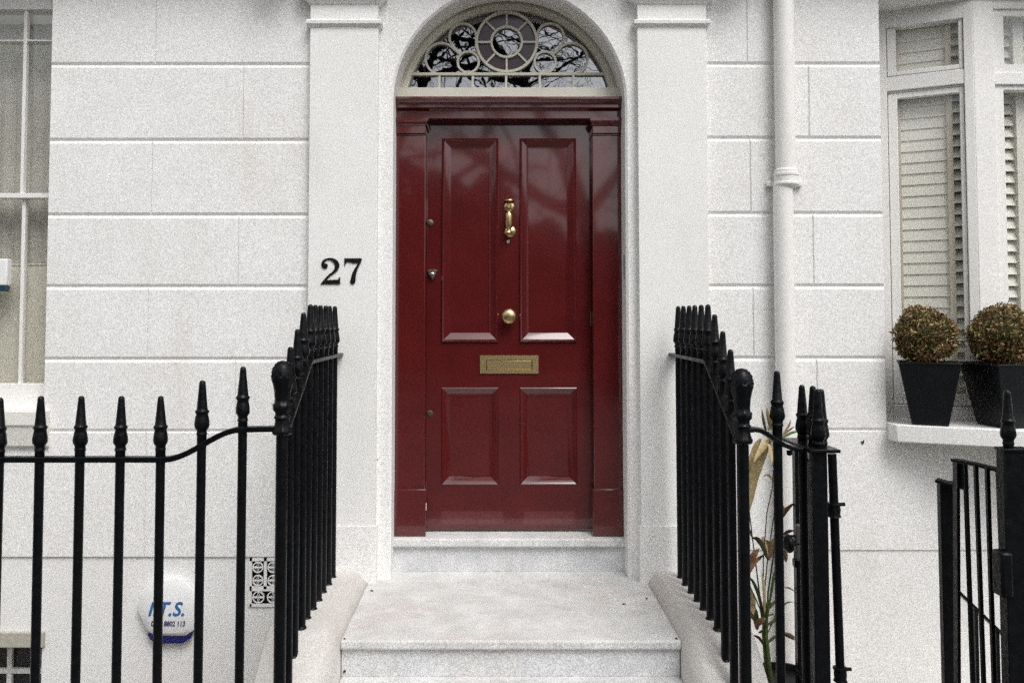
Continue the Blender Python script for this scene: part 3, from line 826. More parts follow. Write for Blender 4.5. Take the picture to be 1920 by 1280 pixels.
# return of the wall beside the bay, soffit and sill
rt = MB(); rt.box(X_WR-.02, X_WR-.001, YW+.3, 4.95, zSill-.05, ZTOP)
v0 = O3 + bd*-.1; rt.prism([(X_WR-.01,YW+.03,zr(1.70)),(4.3,YBF-.05,zr(1.70)),(4.3,5.3,zr(1.70)),(X_WR-.01,5.3,zr(1.70))], (0,0,.1))
rt.build('bay_soffit', M['stucco_smooth'], bay)
so = .245
f0 = O3 + bd*(-.02) + bnrm*so
pl = [(X_WR-.0, 4.36), (2.70, 4.36 - (2.70-X_WR)*.44), (4.3, 4.36 - (2.70-X_WR)*.44), (4.3, 5.2), (X_WR-.0, 5.2)]
zs1 = zSill; zs0_ = az(829, 4.355)
sb = MB().prism([(x, y, zs0_) for x, y in pl], (0,0,zs1-zs0_))
sb.build('window_sill', M['stucco_smooth'], bay, bevel=.006)

# ------------------------------------------------------------------ front steps
steps = thing('front_steps', 'pale stone front steps with a wide landing and cream side kerbs below the red door', 'steps')
LX0, LX1 = -.64, .785
t = MB(); t.box(XL-.012, XR+.014, 4.556, YD+.05, ZT-.046, ZT)
t.build('threshold', M['step_stone'], steps, bevel=.010, seg=3)
t = MB(); t.box(XL-.008, XR+.010, 4.585, YD+.05, ZL+.001, ZT-.0465)
t.build('riser', M['riser_stone'], steps)
t = MB(); t.box(LX0, LX1, 3.617, 4.60, ZL-.040, ZL); t.build('landing', M['step_stone'], steps, bevel=.010, seg=3)
t = MB(); t.box(LX0+.004, LX1-.004, 3.640, 4.59, zr(-1.499), ZL-.0405); t.build('riser', M['riser_stone'], steps)
t = MB(); t.box(LX0, LX1, 3.33, 3.66, zr(-1.54), zr(-1.50)); t.build('tread', M['step_stone'], steps, bevel=.010, seg=3)
t = MB(); t.box(LX0+.004, LX1-.004, 3.352, 4.5, -.02, zr(-1.5405)); t.build('riser', M['riser_stone'], steps)
def kerb(x0, x1, inner, name='side_kerb'):
    """inner = +1 when the treads lie on the +x side; that edge is splayed"""
    ln = [(4.47, ZK), (4.0, ZK), (3.62, ZK), (3.58, ZK-.006), (3.54, ZK-.022), (3.40, ZK-.114), (3.27, ZK-.205), (3.22, ZK-.235), (3.14, ZK-.25)]
    t = MB(); vs = []; fs = []
    for y, z in ln:
        rim = [(x0, -1.9), (x0, z-.012), (x0+.010, z)] if inner == 1 else [(x1, -1.9), (x1, z-.012), (x1-.010, z)]
        q = [(x1-.052, z), (x1-.040, z-.006), (x1, z-.068), (x1, -1.9)] if inner == 1 else [(x0+.052, z), (x0+.040, z-.006), (x0, z-.068), (x0, -1.9)]
        vs += [(x, y, zz) for x, zz in rim+q]
    n = 7
    for k in range(len(ln)-1):
        for i in range(n): fs.append((k*n+i, k*n+(i+1) % n, (k+1)*n+(i+1) % n, (k+1)*n+i))
    fs += [tuple(range(n)), tuple(range((len(ln)-1)*n, len(ln)*n))]
    return t.add(vs, fs).build(name, M['kerb_paint'], steps, sharp=50)
kerb(-.935, LX0-.0005, 1); kerb(LX1+.0005, 1.072, -1)
t = MB(); t.box(X_PL0-.0, X_PL1+.07, YP-.014, YP+.03, ZK-.01, ZK+.012)
for i, (px, py, Y) in enumerate(((645.5,1199,3.63),(645.5,1259,3.63),(1268.5,1198,3.63))):
    c = at(px, py, Y); q = MB().lathe([(.006,0),(.005,.004),(.001,.005)], (c.x, 3.6375, c.z), 8, (0,-1,0)); q.build('rust_spot', M['nail'], steps)
# scraps on the landing
for i, (px, py) in enumerate(((1170,1119),(1213,1109),(697,1095))):
    Y = (EYE-ZL)*F/(py-HY)*.99
    c = Vector((ax(px, Y, py), Y, ZL))
    a_ = i*1.3
    lf = MB(); L = .011
    pts = [c+Vector((math.cos(a_)*L, math.sin(a_)*L, .002)), c+Vector((-math.sin(a_)*L*.45, math.cos(a_)*L*.45, .004)), c+Vector((-math.cos(a_)*L, -math.sin(a_)*L, .001)), c+Vector((math.sin(a_)*L*.4, -math.cos(a_)*L*.4, .005))]
    lf.prism(pts, (0,0,.002))
    tag(lf.build('dead_leaf', M['nail']), ['tiny dark dead leaf lying on the landing before the door', 'small dead leaf on the landing beside the right kerb', 'small dead leaf on the landing by the left kerb corner'][i], 'leaf', 'dead leaves on the landing')

# ------------------------------------------------------------------ copings
def coping(x0, x1, label):
    o = MB().box(x0, x1, 3.125, 3.40, -1.9, .06).build('coping', M['sill_stone'], bevel=.006)
    return tag(o, kind='structure')
coping(-7.5, -.936, ''); coping(1.0725, 1.36, ''); coping(1.80, 7.5, '')
lp = MB().box(1.0725, 2.6, 3.40, 4.47, -.42, -.30).build('area_landing', M['dirty_concrete']); tag(lp, kind='structure')

# ------------------------------------------------------------------ railings
SPEAR = [(.018,-.012),(.018,.030),(.0205,.033),(.0205,.038),(.0185,.041),(.0185,.049),(.0215,.053),(.0265,.062),(.0272,.071),(.0262,.082),(.0235,.098),(.0215,.108),(.0228,.113),(.0255,.118),(.0255,.122),(.0205,.127),(.0195,.131),(.0115,.222),(.0112,.228),(.0085,.234),(.004,.2365)]
def spear_mesh(sc=1.0, seed=0):
    rnd = random.Random(seed)
    jit = [1+rnd.uniform(-.03,.03) for _ in SPEAR]
    ph = rnd.uniform(0, 6)
    def fn(r, h, t, k): return r*jit[k]*(1+.035*math.sin(t*2+ph+h*40))
    return MB().lathe([(r*sc, h*sc) for r, h in SPEAR], (0,0,0), 14, fn=fn)
def bar_mesh(length, r=.0172): return MB().lathe([(r, -length), (r, -length*.5), (r*.99, 0)], (0,0,0), 12)
_cache = {}
def put_bar(parent, x, y, ztop, zbot, spear=True, r=.0172, sc=1.0, lean=(0,0)):
    key = ('b', round(ztop-zbot, 3), r)
    b = bar_mesh(ztop-zbot, r).build('bar', M['iron'], parent, sharp=60); b.location = (x, y, ztop)
    b.rotation_euler = (lean[0]+random.uniform(-.002,.002), lean[1]+random.uniform(-.002,.002), 0)
    if spear:
        sd_ = random.randrange(8)
        if (sd_, sc) not in _cache:
            s_ = spear_mesh(sc, sd_).build('spear_finial', M['iron'], b, sharp=50); _cache[(sd_, sc)] = s_
        else:
            s_ = _cache[(sd_, sc)].copy(); C.objects.link(s_); s_.parent = b
        s_.rotation_euler = (random.uniform(-.012,.012), random.uniform(-.012,.012), random.uniform(0,6))
    return b
PINE = [(.028,0),(.036,.006),(.0375,.014),(.033,.022),(.030,.034),(.0265,.050),(.0265,.060),(.031,.063),(.031,.069),(.0265,.073),(.0270,.085),(.0345,.094),(.0365,.114),(.029,.120),(.0290,.135),(.0315,.165),(.0365,.190),(.0410,.206),(.0425,.217),(.0395,.222),(.0385,.235),(.0345,.252),(.0270,.266),(.0165,.276),(.004,.280)]
def pine_mesh():
    def fn(r, h, t, k):
        if .08 < h < .125: return r*(1+.05*math.cos(8*t))
        if .19 < h < .222: return r*(1+.05*math.cos(8*t))
        if h >= .222: return r*(1.03+.13*math.cos(8*t+PI*(k % 2)))
        if h < .03: return r*(1+.05*math.cos(10*t))
        return r
    return MB().lathe(PINE, (0,0,0), 40, fn=fn)
def side_railing(X, label, first, step, ypost):
    r_ = thing('railing', label, 'railing', 'black spear railings around the steps and areas')
    r_.location = (X, 3.8, ZK)
    inv = Matrix.Translation(-r_.location)
    root = bpy.data.objects.new('x', None)
    zr0 = zr(-.190); yb = 3.66
    def zrail(y): return zr0 if y > yb else zr0 - .59*(yb-y)
    def zbot(y): return ZK-.004 if y > 3.58 else ZK - .68*(3.58-y) - .01
    def w2(o_, x, y, z): o_.location = Vector((x, y, z)) - r_.location
    for i in range(9):
        y = first - step*i
        zt = zrail(y)
        b = put_bar(r_, X, y, zt+.01, zbot(y)); b.location -= r_.location
        c_ = MB().lathe([(.019,0),(.022,.004),(.018,.011)], (0,0,0), 10).build('lead_collar', M['iron'], b); c_.location = (0, 0, zbot(y)-zt-.01)
    pts = [(X, 4.43, zr0), (X, 4.0, zr0), (X, yb+.04, zr0), (X, yb, zr0-.006), (X, ypost, zrail(ypost)-.006)]
    hr = MB().band(pts, .050, .016, (0,0,1)).build('handrail', M['rail'], r_, bevel=.003)
    hr.location = -r_.location
    po = MB().lathe([(.0225,-1.28),(.0225,-.7),(.0225,0)], (0,0,0), 16).build('post', M['iron'], r_); w2(po, X, ypost, zrail(ypost)-.012)
    po.location.z = zrail(ypost)-.012-r_.location.z
    pn = pine_mesh().build('pinecone_finial', M['iron'], po, sharp=55); pn.location = (0,0,.004)
    return r_, zrail(ypost)
M['rail'] = M['iron']
bpy_rail_L, zpL = side_railing(-.798, 'black railing climbing the left side of the steps, pinecone finial on its front post', 4.29, .1152, 3.245)
bpy_rail_R, zpR = side_railing(.928, 'black railing climbing the right side of the steps, pinecone finial on its front post', 4.285, .1165, 3.20)

# left front railing
YR = 3.245
zf = az(861, YR)
fr_ = thing('railing', 'long black front railing left of the steps, its rail curving up to the corner', 'railing', 'black spear railings around the steps and areas')
def railz(px):
    if px < 310: return 860.5
    if px > 455: return 804.5 - (px-455)*.02
    t_ = (px-310)/145; s_ = t_*t_*(3-2*t_)
    return 860.5 - 56*s_
for px, tip in ((0,748),(75.5,745),(151,745),(226.5,745),(302,745),(378.5,716),(455,690)):
    zt = az(tip, YR) - .2365
    put_bar(fr_, ax(px, YR, 800), YR, zt+.006, .02)
for px in (-75, -150):
    put_bar(fr_, ax(px, YR, 800), YR, zf+.006, .02)
pts = [(ax(px, YR, 800), YR, az(railz(px), YR)) for px in [-230, -100, 100, 250] + list(range(300, 462, 8)) + [480, 500, 524]]
MB().band(pts, .040, .021, (0,0,1)).build('handrail', M['iron'], fr_, bevel=.003)

# right front railing: short run dropping from the pinecone post to the gate
YQ = 3.2
rr_ = thing('railing', 'short black railing right of the steps whose rail swoops down to the gate post', 'railing', 'black spear railings around the steps and areas')
pts = [(ax(px, YQ, 800), YQ, az(py, YQ)) for px, py in ((1398,806),(1412,804),(1424,806),(1434,811),(1444,818),(1456,826),(1468,833),(1480,838),(1494,841),(1512,842))]
MB().band(pts, .052, .017, (0,0,1)).build('handrail', M['iron'], rr_, bevel=.003)
put_bar(rr_, ax(1457.5, YQ, 800), YQ, az(698, YQ)-.2365+.006, .02)
c = at(1480, 844, YQ); MB().lathe([(.011,0),(.010,-.016),(.003,-.020)], (c.x, YQ, c.z), 10).build('bolt', M['iron'], rr_)
for px, tip, Y in ((1504.5,724,3.34),(1525,726,3.27)):
    put_bar(rr_, ax(px, Y, 780), Y, az(tip, Y)-.2365+.006, .0)

# gate post and open gate seen edge-on
gp_ = thing('gate_post', 'thick flat black gate post topped by clustered spears and a small plate', 'gate post')
zpl = az(845, 3.16)
p = MB(); p.box(ax(1519,3.16,1000), ax(1548,3.16,1000), 3.13, 3.16, .02, zpl); p.build('post', M['iron'], gp_, bevel=.004)
p = MB(); p.box(ax(1516,3.13,845), ax(1572.5,3.13,845), 3.11, 3.42, zpl, zpl+.012); p.build('cap_plate', M['iron'], gp_, bevel=.002)
for px, tip, Y in ((1534,729,3.17),(1540,729,3.21)):
    s_ = spear_mesh(1, 3).build('spear_finial', M['iron'], gp_, sharp=50); s_.location = (ax(px, Y, 780), Y, az(tip, Y)-.2365)
hb = thing('gate', 'open black iron area gate seen edge-on beside the plant, with a round latch knob', 'gate', 'area gates')
Xh0 = at(1560, 850, 3.28)
p = MB(); a_, b_ = at(1560, 850, 3.28), at(1577, 1300, 3.28)
p.tube([a_, b_, b_+(b_-a_)*.1], .0165, 12); hp = p.build('hinge_bar', M['iron'], hb, sharp=60)
for py in (955, 1262):
    c = a_.lerp(b_, (py-850)/450)
    p = MB().lathe([(.018,-.030),(.026,-.028),(.022,-.018),(.024,0),(.022,.012),(.027,.016),(.027,.022),(.018,.026)], c, 16)
    p.tube([c+Vector((.01,-.01,.020)), c+Vector((.036,-.016,.022))], .007, 8)
    p.build('hinge', M['iron'], hb)
# leaf running along the line of sight: stiles, rails, rods, latch
def gl(t, py):   # a point on the leaf: t = 0 at the hinge, 1 at the latch stile
    Y = 3.30 + .5*t; return at(1538 - 42*t, py, Y)
top = az(862, 3.3)
rdz = lambda Y: top
for t in (0, .2, .4, .6, .8):
    v = gl(t, 900); p = MB().box(-.008, .008, -.008, .008, 0, top-.05); o = p.build('rod', M['iron'], hb); o.location = (v.x, v.y, .05)
v = gl(1, 900)
p = MB().hexa([(v.x-.018, v.y-.02, .05), (v.x+.018, v.y-.02, .05), (v.x+.018, v.y-.02, top), (v.x-.018, v.y-.02, top)], [(v.x-.018, v.y+.02, .05), (v.x+.018, v.y+.02, .05), (v.x+.018, v.y+.02, top), (v.x-.018, v.y+.02, top)])
p.build('stile', M['iron'], hb, bevel=.003)
v0 = gl(0, 900); p = MB().band([(v0.x, v0.y, top-.01), (v.x, v.y, top-.01)], .04, .012); p.build('gate_rail', M['iron'], hb)
MB().band([(v0.x, v0.y, .12), (v.x, v.y, .12)], .04, .012).build('gate_rail', M['iron'], hb)
Yk = v.y-.03
k0 = at(1502, 1018, Yk); k1 = at(1474, 1018, Yk)
p = MB().lathe([(.012,0),(.012,.030),(.016,.036),(.036,.044),(.041,.055),(.038,.066),(.026,.074),(.006,.077)], k0, 20, (-1,-.05,0)); p.build('latch_knob', M['iron'], hb, sharp=50)
p = MB(); fbox(p, 1493, 983, 1503, 1060, Yk-.012, Yk+.01); p.build('latch_plate', plain('dull zinc latch', (.12,.12,.12), .45, .7), hb, bevel=.003)
p = MB(); fbox(p, 1490, 1049, 1504, 1064, Yk-.022, Yk+.01); p.build('latch_keep', M['iron'], hb, bevel=.003)

# right gate (plain top, thin rods) with its big post
g2 = thing('gate', 'narrow black area gate of thin square rods hung on the post at the right edge', 'gate', 'area gates')
Y0g, Y1g = 3.30, 3.05
def gq(px, py, t): return at(px, py, Y0g + (Y1g-Y0g)*t)
tl = [gq(1788, 862, 0), gq(1800, 864, .1), gq(1830, 870, .4), gq(1886, 884, 1)]
MB().band([tl[0], tl[2], tl[3]], .030, .012).build('gate_rail', M['iron'], g2, bevel=.002)
def rod(mb, px0, py0, px1, py1, t, hw_, dp=.012):
    a, b_ = gq(px0, py0, t), gq(px1, py1, t)
    d_ = (b_-a); e_ = a + d_*(a.z/(a.z-b_.z))*.985
    mb.hexa([(e_.x-hw_, e_.y-dp/2, e_.z),(e_.x+hw_, e_.y-dp/2, e_.z),(a.x+hw_, a.y-dp/2, a.z),(a.x-hw_, a.y-dp/2, a.z)],
            [(e_.x-hw_, e_.y+dp/2, e_.z),(e_.x+hw_, e_.y+dp/2, e_.z),(a.x+hw_, a.y+dp/2, a.z),(a.x-hw_, a.y+dp/2, a.z)])
    return mb
for px0, py0, px1, t in ((1809.5, 866, 1824, .2), (1829.5, 871, 1844.5, .45), (1851, 876, 1864, .68), (1871.5, 881, 1888, .88)):
    rod(MB(), px0, py0, px1, 1280, t, .0065, .013).build('rod', M['iron'], g2)
rod(MB(), 1793, 866, 1795, 1280, .03, .006, .03).build('stile', M['iron'], g2)
bk = MB(); a_, b_ = gq(1787, 864, 0), gq(1811, 915, .1)
bk.box(a_.x, b_.x, Y0g-.028, Y0g-.006, b_.z, a_.z); bk.build('gate_block', M['iron'], g2, bevel=.003)
sp_ = MB(); Yp = 3.40
a_, b_ = at(1763, 903, Yp), at(1772, 1280, Yp); a2, b2_ = at(1797, 903, Yp), at(1802, 1280, Yp)
e1 = a_ + (b_-a_)*1.12; e2 = a2 + (b2_-a2)*1.12
sp_.hexa([e1, e2, a2, a_], [q+Vector((-.0,.03,0)) for q in (e1, e2, a2, a_)])
sp_.band([a_+Vector((-.012,.01,.006)), a2+Vector((.006,-.06,-.014))], .05, .012)
stl = thing('gate_stop', 'tall flat black iron stop bar standing behind the right hand gate', 'gate stop')
sp_.build('stop_bar', M['iron'], stl, bevel=.003)
rp = thing('gate_post', 'heavy square black gate post with one spear finial at the right edge', 'gate post')
Yh = 3.02
p = MB(); p.box(ax(1886,Yh,1000), ax(1932,Yh,1000), Yh, Yh+.05, .02, az(846,Yh)); p.build('post', M['iron'], rp, bevel=.004)
p = MB(); p.box(ax(1882,Yh,846), ax(1936,Yh,846), Yh-.006, Yh+.06, az(847,Yh), az(841,Yh)); p.build('cap_plate', M['iron'], rp, bevel=.002)
s_ = spear_mesh(.93, 2).build('spear_finial', M['iron'], rp, sharp=50); s_.location = (ax(1896,Yh,790), Yh+.02, az(732,Yh)-.22)
p = MB(); fbox(p, 1879, 1036, 1902, 1122, Yh-.02, Yh+.045); p.build('lock_box', M['iron'], rp, bevel=.01)
for px in (1958, 2035):
    put_bar(rp, ax(px, 3.1, 800), 3.1, az(870,3.1), .02)
MB().box(ax(1930,3.1,800), ax(2110,3.1,800), 3.085, 3.115, az(880,3.1), az(868,3.1)).build('handrail', M['iron'], rp)

# basement stair handrail
hr = thing('stair_handrail', 'thin black handrail sloping down the basement stairs behind the right gate', 'handrail')
Yb = 3.95
p0, p1 = at(1793, 1105, Yb), at(1990, 1296, Yb)
MB().band([p0, p1], .035, .013, (0,0,1)).build('rail', M['iron'], hr)
for px in (1829, 1869, 1925, 1975):
    v = p0.lerp(p1, (px-1793)/197)
    MB().box(v.x-.008, v.x+.008, Yb-.008, Yb+.008, -1.9, v.z-.004).build('post', M['iron'], hr)

# ------------------------------------------------------------------ downpipe
dp = thing('downpipe', 'white painted cast iron downpipe running down the wall right of the door', 'downpipe')
rp0 = .0515; Yd = YW-.062
xa = ax(1470, Yd, 100); zc_ = az(347, Yd)
MB().lathe([(rp0, 0), (rp0, ZTOP-zc_)], (xa, Yd, zc_), 28).build('pipe', M['joinery'], dp, sharp=60)
MB().lathe([(rp0*.98, 0), (rp0*.98, zc_+1.7)], (ax(1471.5, Yd, 600), Yd, -1.7), 28).build('pipe', M['joinery'], dp, sharp=60)
z9 = lambda y: az(y, Yd) - zc_
MB().lathe([(.052,z9(352)),(.062,z9(350)),(.067,z9(347)),(.067,z9(344)),(.060,z9(342)),(.060,z9(331)),(.064,z9(330)),(.064,z9(326)),(.059,z9(325)),(.059,z9(320)),(.055,z9(318)),(.051,z9(317))], (xa, Yd, zc_), 32).build('pipe_socket', M['joinery'], dp, sharp=30)
q = MB(); v = at(1443, 345, YW-.03); q.box(v.x-.012, xa+.1, YW-.03, YW, v.z-.012, v.z+.014)
q.build('bracket', M['joinery'], dp, bevel=.004)

# ------------------------------------------------------------------ alarm boxes
ab = thing('alarm_box', 'white octagonal alarm box with blue lettering and navy base low on the wall', 'alarm box', 'burglar alarm boxes')
out = [(291,1083),(342,1083),(368,1108),(370,1150),(364,1180),(349,1190),(291,1190),(276,1180),(258,1140),(268,1108)]
inn = [(296,1100),(337,1100),(356,1116),(357,1148),(351,1176),(343,1186.5),(295,1186.5),(285,1176),(271,1140),(278,1116)]
Ya0, Ya1 = YW+.012, YW-.045
A = [at(x, y, YW) for x, y in out]; A = [Vector((q.x, YW+.011, q.z)) for q in A]
Bm = [Vector((q.x, YW-.028, q.z)) for q in [at(x, y, YW-.02) for x, y in out]]
Bi = [at(x, y, Ya1) for x, y in inn]
n = len(A); q = MB().add(A+Bm+Bi, [(i, (i+1) % n, n+(i+1) % n, n+i) for i in range(n)] + [(n+i, n+(i+1) % n, 2*n+(i+1) % n, 2*n+i) for i in range(n)] + [tuple(range(2*n, 3*n))])
q.build('cover', M['plastic_white'], ab, bevel=.004, sharp=50, seg=3)
low = [(279,1189),(365,1183),(358,1194),(345,1202),(300,1203),(286,1198)]
low = [(279,1184),(366,1180),(361,1192),(346,1202),(298,1203),(286,1196)]
L0 = [Vector((q.x, YW+.011, q.z)) for q in [at(x, y, YW) for x, y in low]]
q = MB().prism([Vector((v.x, YW-.026, v.z)) for v in L0], (0,.036,0)); q.build('strobe_lens', M['plastic_blue'], ab, bevel=.003)
def text(name, body, px, py, size, Y, mat, shear=0, off=0, sx=1, sp=1.0, parent=None):
    c = bpy.data.curves.new(name, 'FONT'); c.body = body; c.size = size; c.shear = shear; c.offset = off; c.extrude = .0008
    c.align_x = 'CENTER'; c.space_character = sp; c.resolution_u = 4
    c.materials.append(mat)
    o = bpy.data.objects.new(name, c); C.objects.link(o)
    o.rotation_euler = (PI/2, 0, 0); o.scale = (sx, 1, 1); v = at(px, py, Y); o.location = (v.x, Y-.0009, v.z)
    o.parent = parent
    return to_mesh(o)
text('lettering', 'I.T.S.', 311, 1153.5, .098, Ya1, M['text_blue'], .30, .0022, .92, 1.05, ab)
text('phone_number', '0800 8802 113', 315, 1173, .036, Ya1, M['text_navy'], .1, .0009, .80, 1.0, ab)
ab2 = thing('alarm_box', 'white alarm box with dark blue base at the left window, cut by the picture edge', 'alarm box', 'burglar alarm boxes')
q = MB(); Y2 = YWN-.05
q.box(ax(-60,Y2,510), ax(13,Y2,510), Y2, YWN+.001, az(535,Y2), az(485,Y2)); q.build('cover', M['plastic_white'], ab2, bevel=.008, seg=3)
q = MB(); q.box(ax(-56,Y2,540), ax(9,Y2,540), Y2+.006, YWN+.0, az(546,Y2), az(535.2,Y2)); q.build('strobe_lens', plain('slate blue lens', (.02,.05,.09), .2), ab2, bevel=.004)

# ------------------------------------------------------------------ planters with clipped box
def planter(cx, cy, zb, h, wt, wb, dt, db, rot, label):
    t = thing('planter', label, 'planter', 'black planters on the bay sill')
    t.location = (cx, cy, zb); t.rotation_euler = (0, 0, rot)
    def lp(wx, dy, z): return [(-wx/2,-dy/2,z),(wx/2,-dy/2,z),(wx/2,dy/2,z),(-wx/2,dy/2,z)]
    rings = [lp(wb,db,0), lp(wt-.014,dt-.014,h-.008), lp(wt,dt,h-.006), lp(wt,dt,h), lp(wt-.024,dt-.024,h), lp(wt-.04,dt-.04,h-.035)]
    vs = [v for r in rings for v in r]; fs = [(3,2,1,0)]
    for a in range(len(rings)-1):
        for i in range(4):
            j = (i+1) % 4; fs.append((a*4+i, a*4+j, a*4+4+j, a*4+4+i))
    q = MB().add(vs, fs); q.build('pot', M['pot'], t, bevel=.002)
    q = MB().box(-wt/2+.03, wt/2-.03, -dt/2+.03, dt/2-.03, h-.05, h-.03); q.build('soil', M['soil'], t)
    return t
def box_ball(c, r, seed, label):
    rnd = random.Random(seed)
    t = thing('box_shrub', label, 'shrub', 'clipped box balls in the planters')
    t.location = c
    mb = MB()
    nl = 6500
    for k in range(nl):
        z = rnd.uniform(-.94, 1); th = rnd.uniform(0, 2*PI); q = math.sqrt(max(0, 1-z*z))
        dirn = Vector((q*math.cos(th), q*math.sin(th), z))
        bumpy = 1 + .05*math.sin(5*dirn.x+seed)+.05*math.sin(6*dirn.y+2*seed)+.035*math.sin(9*dirn.z)
        rr = r*bumpy*(rnd.uniform(.60, 1.0)**.5)*(1+ (rnd.random() < .08)*rnd.uniform(0,.16))
        p = dirn*rr
        a = (dirn*.45 + Vector((rnd.gauss(0,.7), rnd.gauss(0,.7), rnd.gauss(.2,.6)))).normalized()
        b = a.cross(Vector((rnd.gauss(0,1), rnd.gauss(0,1), rnd.gauss(0,1)))).normalized()
        L = rnd.uniform(.007, .0135); W = L*rnd.uniform(.35,.5); nn = a.cross(b)
        u = rnd.random(); top = dirn.z*.5+.5
        g_ = .5+.5*math.sin(7*dirn.x+3*seed)*math.sin(6*dirn.z+seed)
        if u < .30*(1-.3*g_): mi = 0
        elif u < .52: mi = 1 if rnd.random() < .35+.35*top else 4
        elif u < .72: mi = 2
        elif u < .72+.2*g_: mi = 3
        else: mi = rnd.choice((0, 4, 2))
        mb.cur = mi
        mb.add([p-a*L, p+b*W-nn*W*.3, p+a*L, p-b*W-nn*W*.3], [(0,1,2),(0,2,3)])
    mb.cur = 3
    mb.lathe([(.01,-r*.74)]+[(r*.76*math.cos(R(a_)), r*.76*math.sin(R(a_))) for a_ in range(-75, 76, 15)]+[(.01,r*.76)], (0,0,0), 18, fn=lambda rr, h, t, k: rr*(1+.08*math.sin(3*t+k)))
    mb.cur = 0
    mb.build('foliage', [M['leaf_brown'], M['leaf_tan'], M['leaf_olive'], M['leaf_green'], M['leaf_red']], t, smooth=False)
    tw = MB()
    for k in range(60):
        th = rnd.uniform(0, 2*PI); z = rnd.uniform(-.3, 1); q = math.sqrt(1-z*z); dv = Vector((q*math.cos(th), q*math.sin(th), z))
        s0 = Vector((0,0,-r*.95)); e = dv*r*.93; m_ = s0.lerp(e, .5)+Vector((rnd.gauss(0,.01),)*3)
        tw.tube([s0, m_, e], [.004,.0025,.001], 5)
    tw.tube([(0,0,-r-.06),(0,0,-r*.3)], .008, 6)
    tw.build('twigs', M['bark'], t)
zpot = zSill + .002
c1x, c1y = ax(1742, 4.39, 740), 4.39
planter(c1x, c1y, zpot, az(680,4.26)-zpot, .293, .165, .26, .155, R(-24), 'tapered black square planter on the bay sill, the left one of two')
c = at(1733, 630, 4.39); box_ball((c1x-.016, c1y, c.z), .149, 3, 'browning clipped box ball in the left hand planter beside the white wall')
c2x, c2y = ax(1893, 4.31, 740), 4.31
planter(c2x, c2y, zpot, az(683,4.16)-zpot, .345, .215, .31, .20, R(6), 'wider tapered black planter on the bay sill, cut by the right picture edge')
c = at(1874, 631, 4.31); box_ball((c2x-.035, c2y, c.z), .158, 8, 'greener clipped box ball in the right hand planter at the picture edge')

# ------------------------------------------------------------------ dried reed in a black pot behind the railing
YPl = 3.86
rd = thing('reed_plant', 'half dead reed with tan and brown blades behind the right railing', 'plant')
def PP(px, py, dy=0): return at(px, py, YPl+dy)
st_ = [([(1444,1275),(1436,1200),(1430,1160),(1420,1080),(1411,1010),(1404,950)], .0042, 'reed_dark'),
       ([(1446,1275),(1436,1180),(1434,1100),(1440,1040),(1452,960),(1455,900),(1445,850),(1441,800)], .0035, 'reed_green'),
       ([(1442,1275),(1432,1150),(1431,1050),(1438,960),(1448,915),(1450,880)], .0032, 'reed_dark'),
       ([(1446,1278),(1438,1190),(1440,1110),(1449,1050),(1455,1000),(1461,930)], .0050, 'reed_green'),
       ([(1440,1278),(1432,1190),(1433,1150)], .011, 'reed_green'), ([(1446,1278),(1437,1190),(1438,1130)], .009, 'reed_green'),
       ([(1443,1240),(1433,1180),(1425,1140),(1398,1080)], .004, 'reed_dark')]
for i, (pts, r0, mt) in enumerate(st_):
    pp = [PP(x, y, .02*math.sin(i*2+k)) for k, (x, y) in enumerate(pts)]
    MB().tube(pp, [r0*(1-.5*k/len(pp)) for k in range(len(pp))], 7).build('stem', M[mt], rd)
def blade(pts, wmax, mt, dy=0, roll=.3, seed=0):
    wmax *= 1.08
    """pts: pixel centreline; wmax in photo pixels"""
    rnd = random.Random(seed); P3 = []
    m_ = 14
    def cr(t):
        k = min(int(t*(len(pts)-1)), len(pts)-2); f_ = t*(len(pts)-1)-k
        g_ = lambda i: Vector(pts[max(0, min(len(pts)-1, i))])
        p0, p1_, p2, p3 = g_(k-1), g_(k), g_(k+1), g_(k+2)
        return .5*((2*p1_)+(p2-p0)*f_+(2*p0-5*p1_+4*p2-p3)*f_*f_+(3*p1_-p0-3*p2+p3)*f_**3)
    c2 = [cr(i/m_) for i in range(m_+1)]
    mb = MB(); vs = []
    for i, q in enumerate(c2):
        tg = (c2[min(i+1,m_)]-c2[max(i-1,0)]).normalized(); nr = Vector((-tg.y, tg.x))
        t = i/m_; wd = wmax*.5*max(.06, (math.sin(PI*min(1,t*1.02+.03))**.7))*(1+.08*rnd.uniform(-1,1))
        z_ = dy+.05*math.sin(t*2.2+seed)
        a = q+nr*wd; b = q-nr*wd
        vs += [PP(a.x, a.y, z_-.35*wd*.0024*roll*4), PP(q.x, q.y, z_+wd*.0012), PP(b.x, b.y, z_+.35*wd*.0024*roll*4)]
    fs = []
    for i in range(m_):
        fs += [(i*3, i*3+1, i*3+4, i*3+3), (i*3+1, i*3+2, i*3+5, i*3+4)]
    mb.add(vs, fs)
    o = mb.build('blade', M[mt], rd, sharp=80)
    s2 = o.modifiers.new('thickness', 'SOLIDIFY'); s2.thickness = .0012
    return o
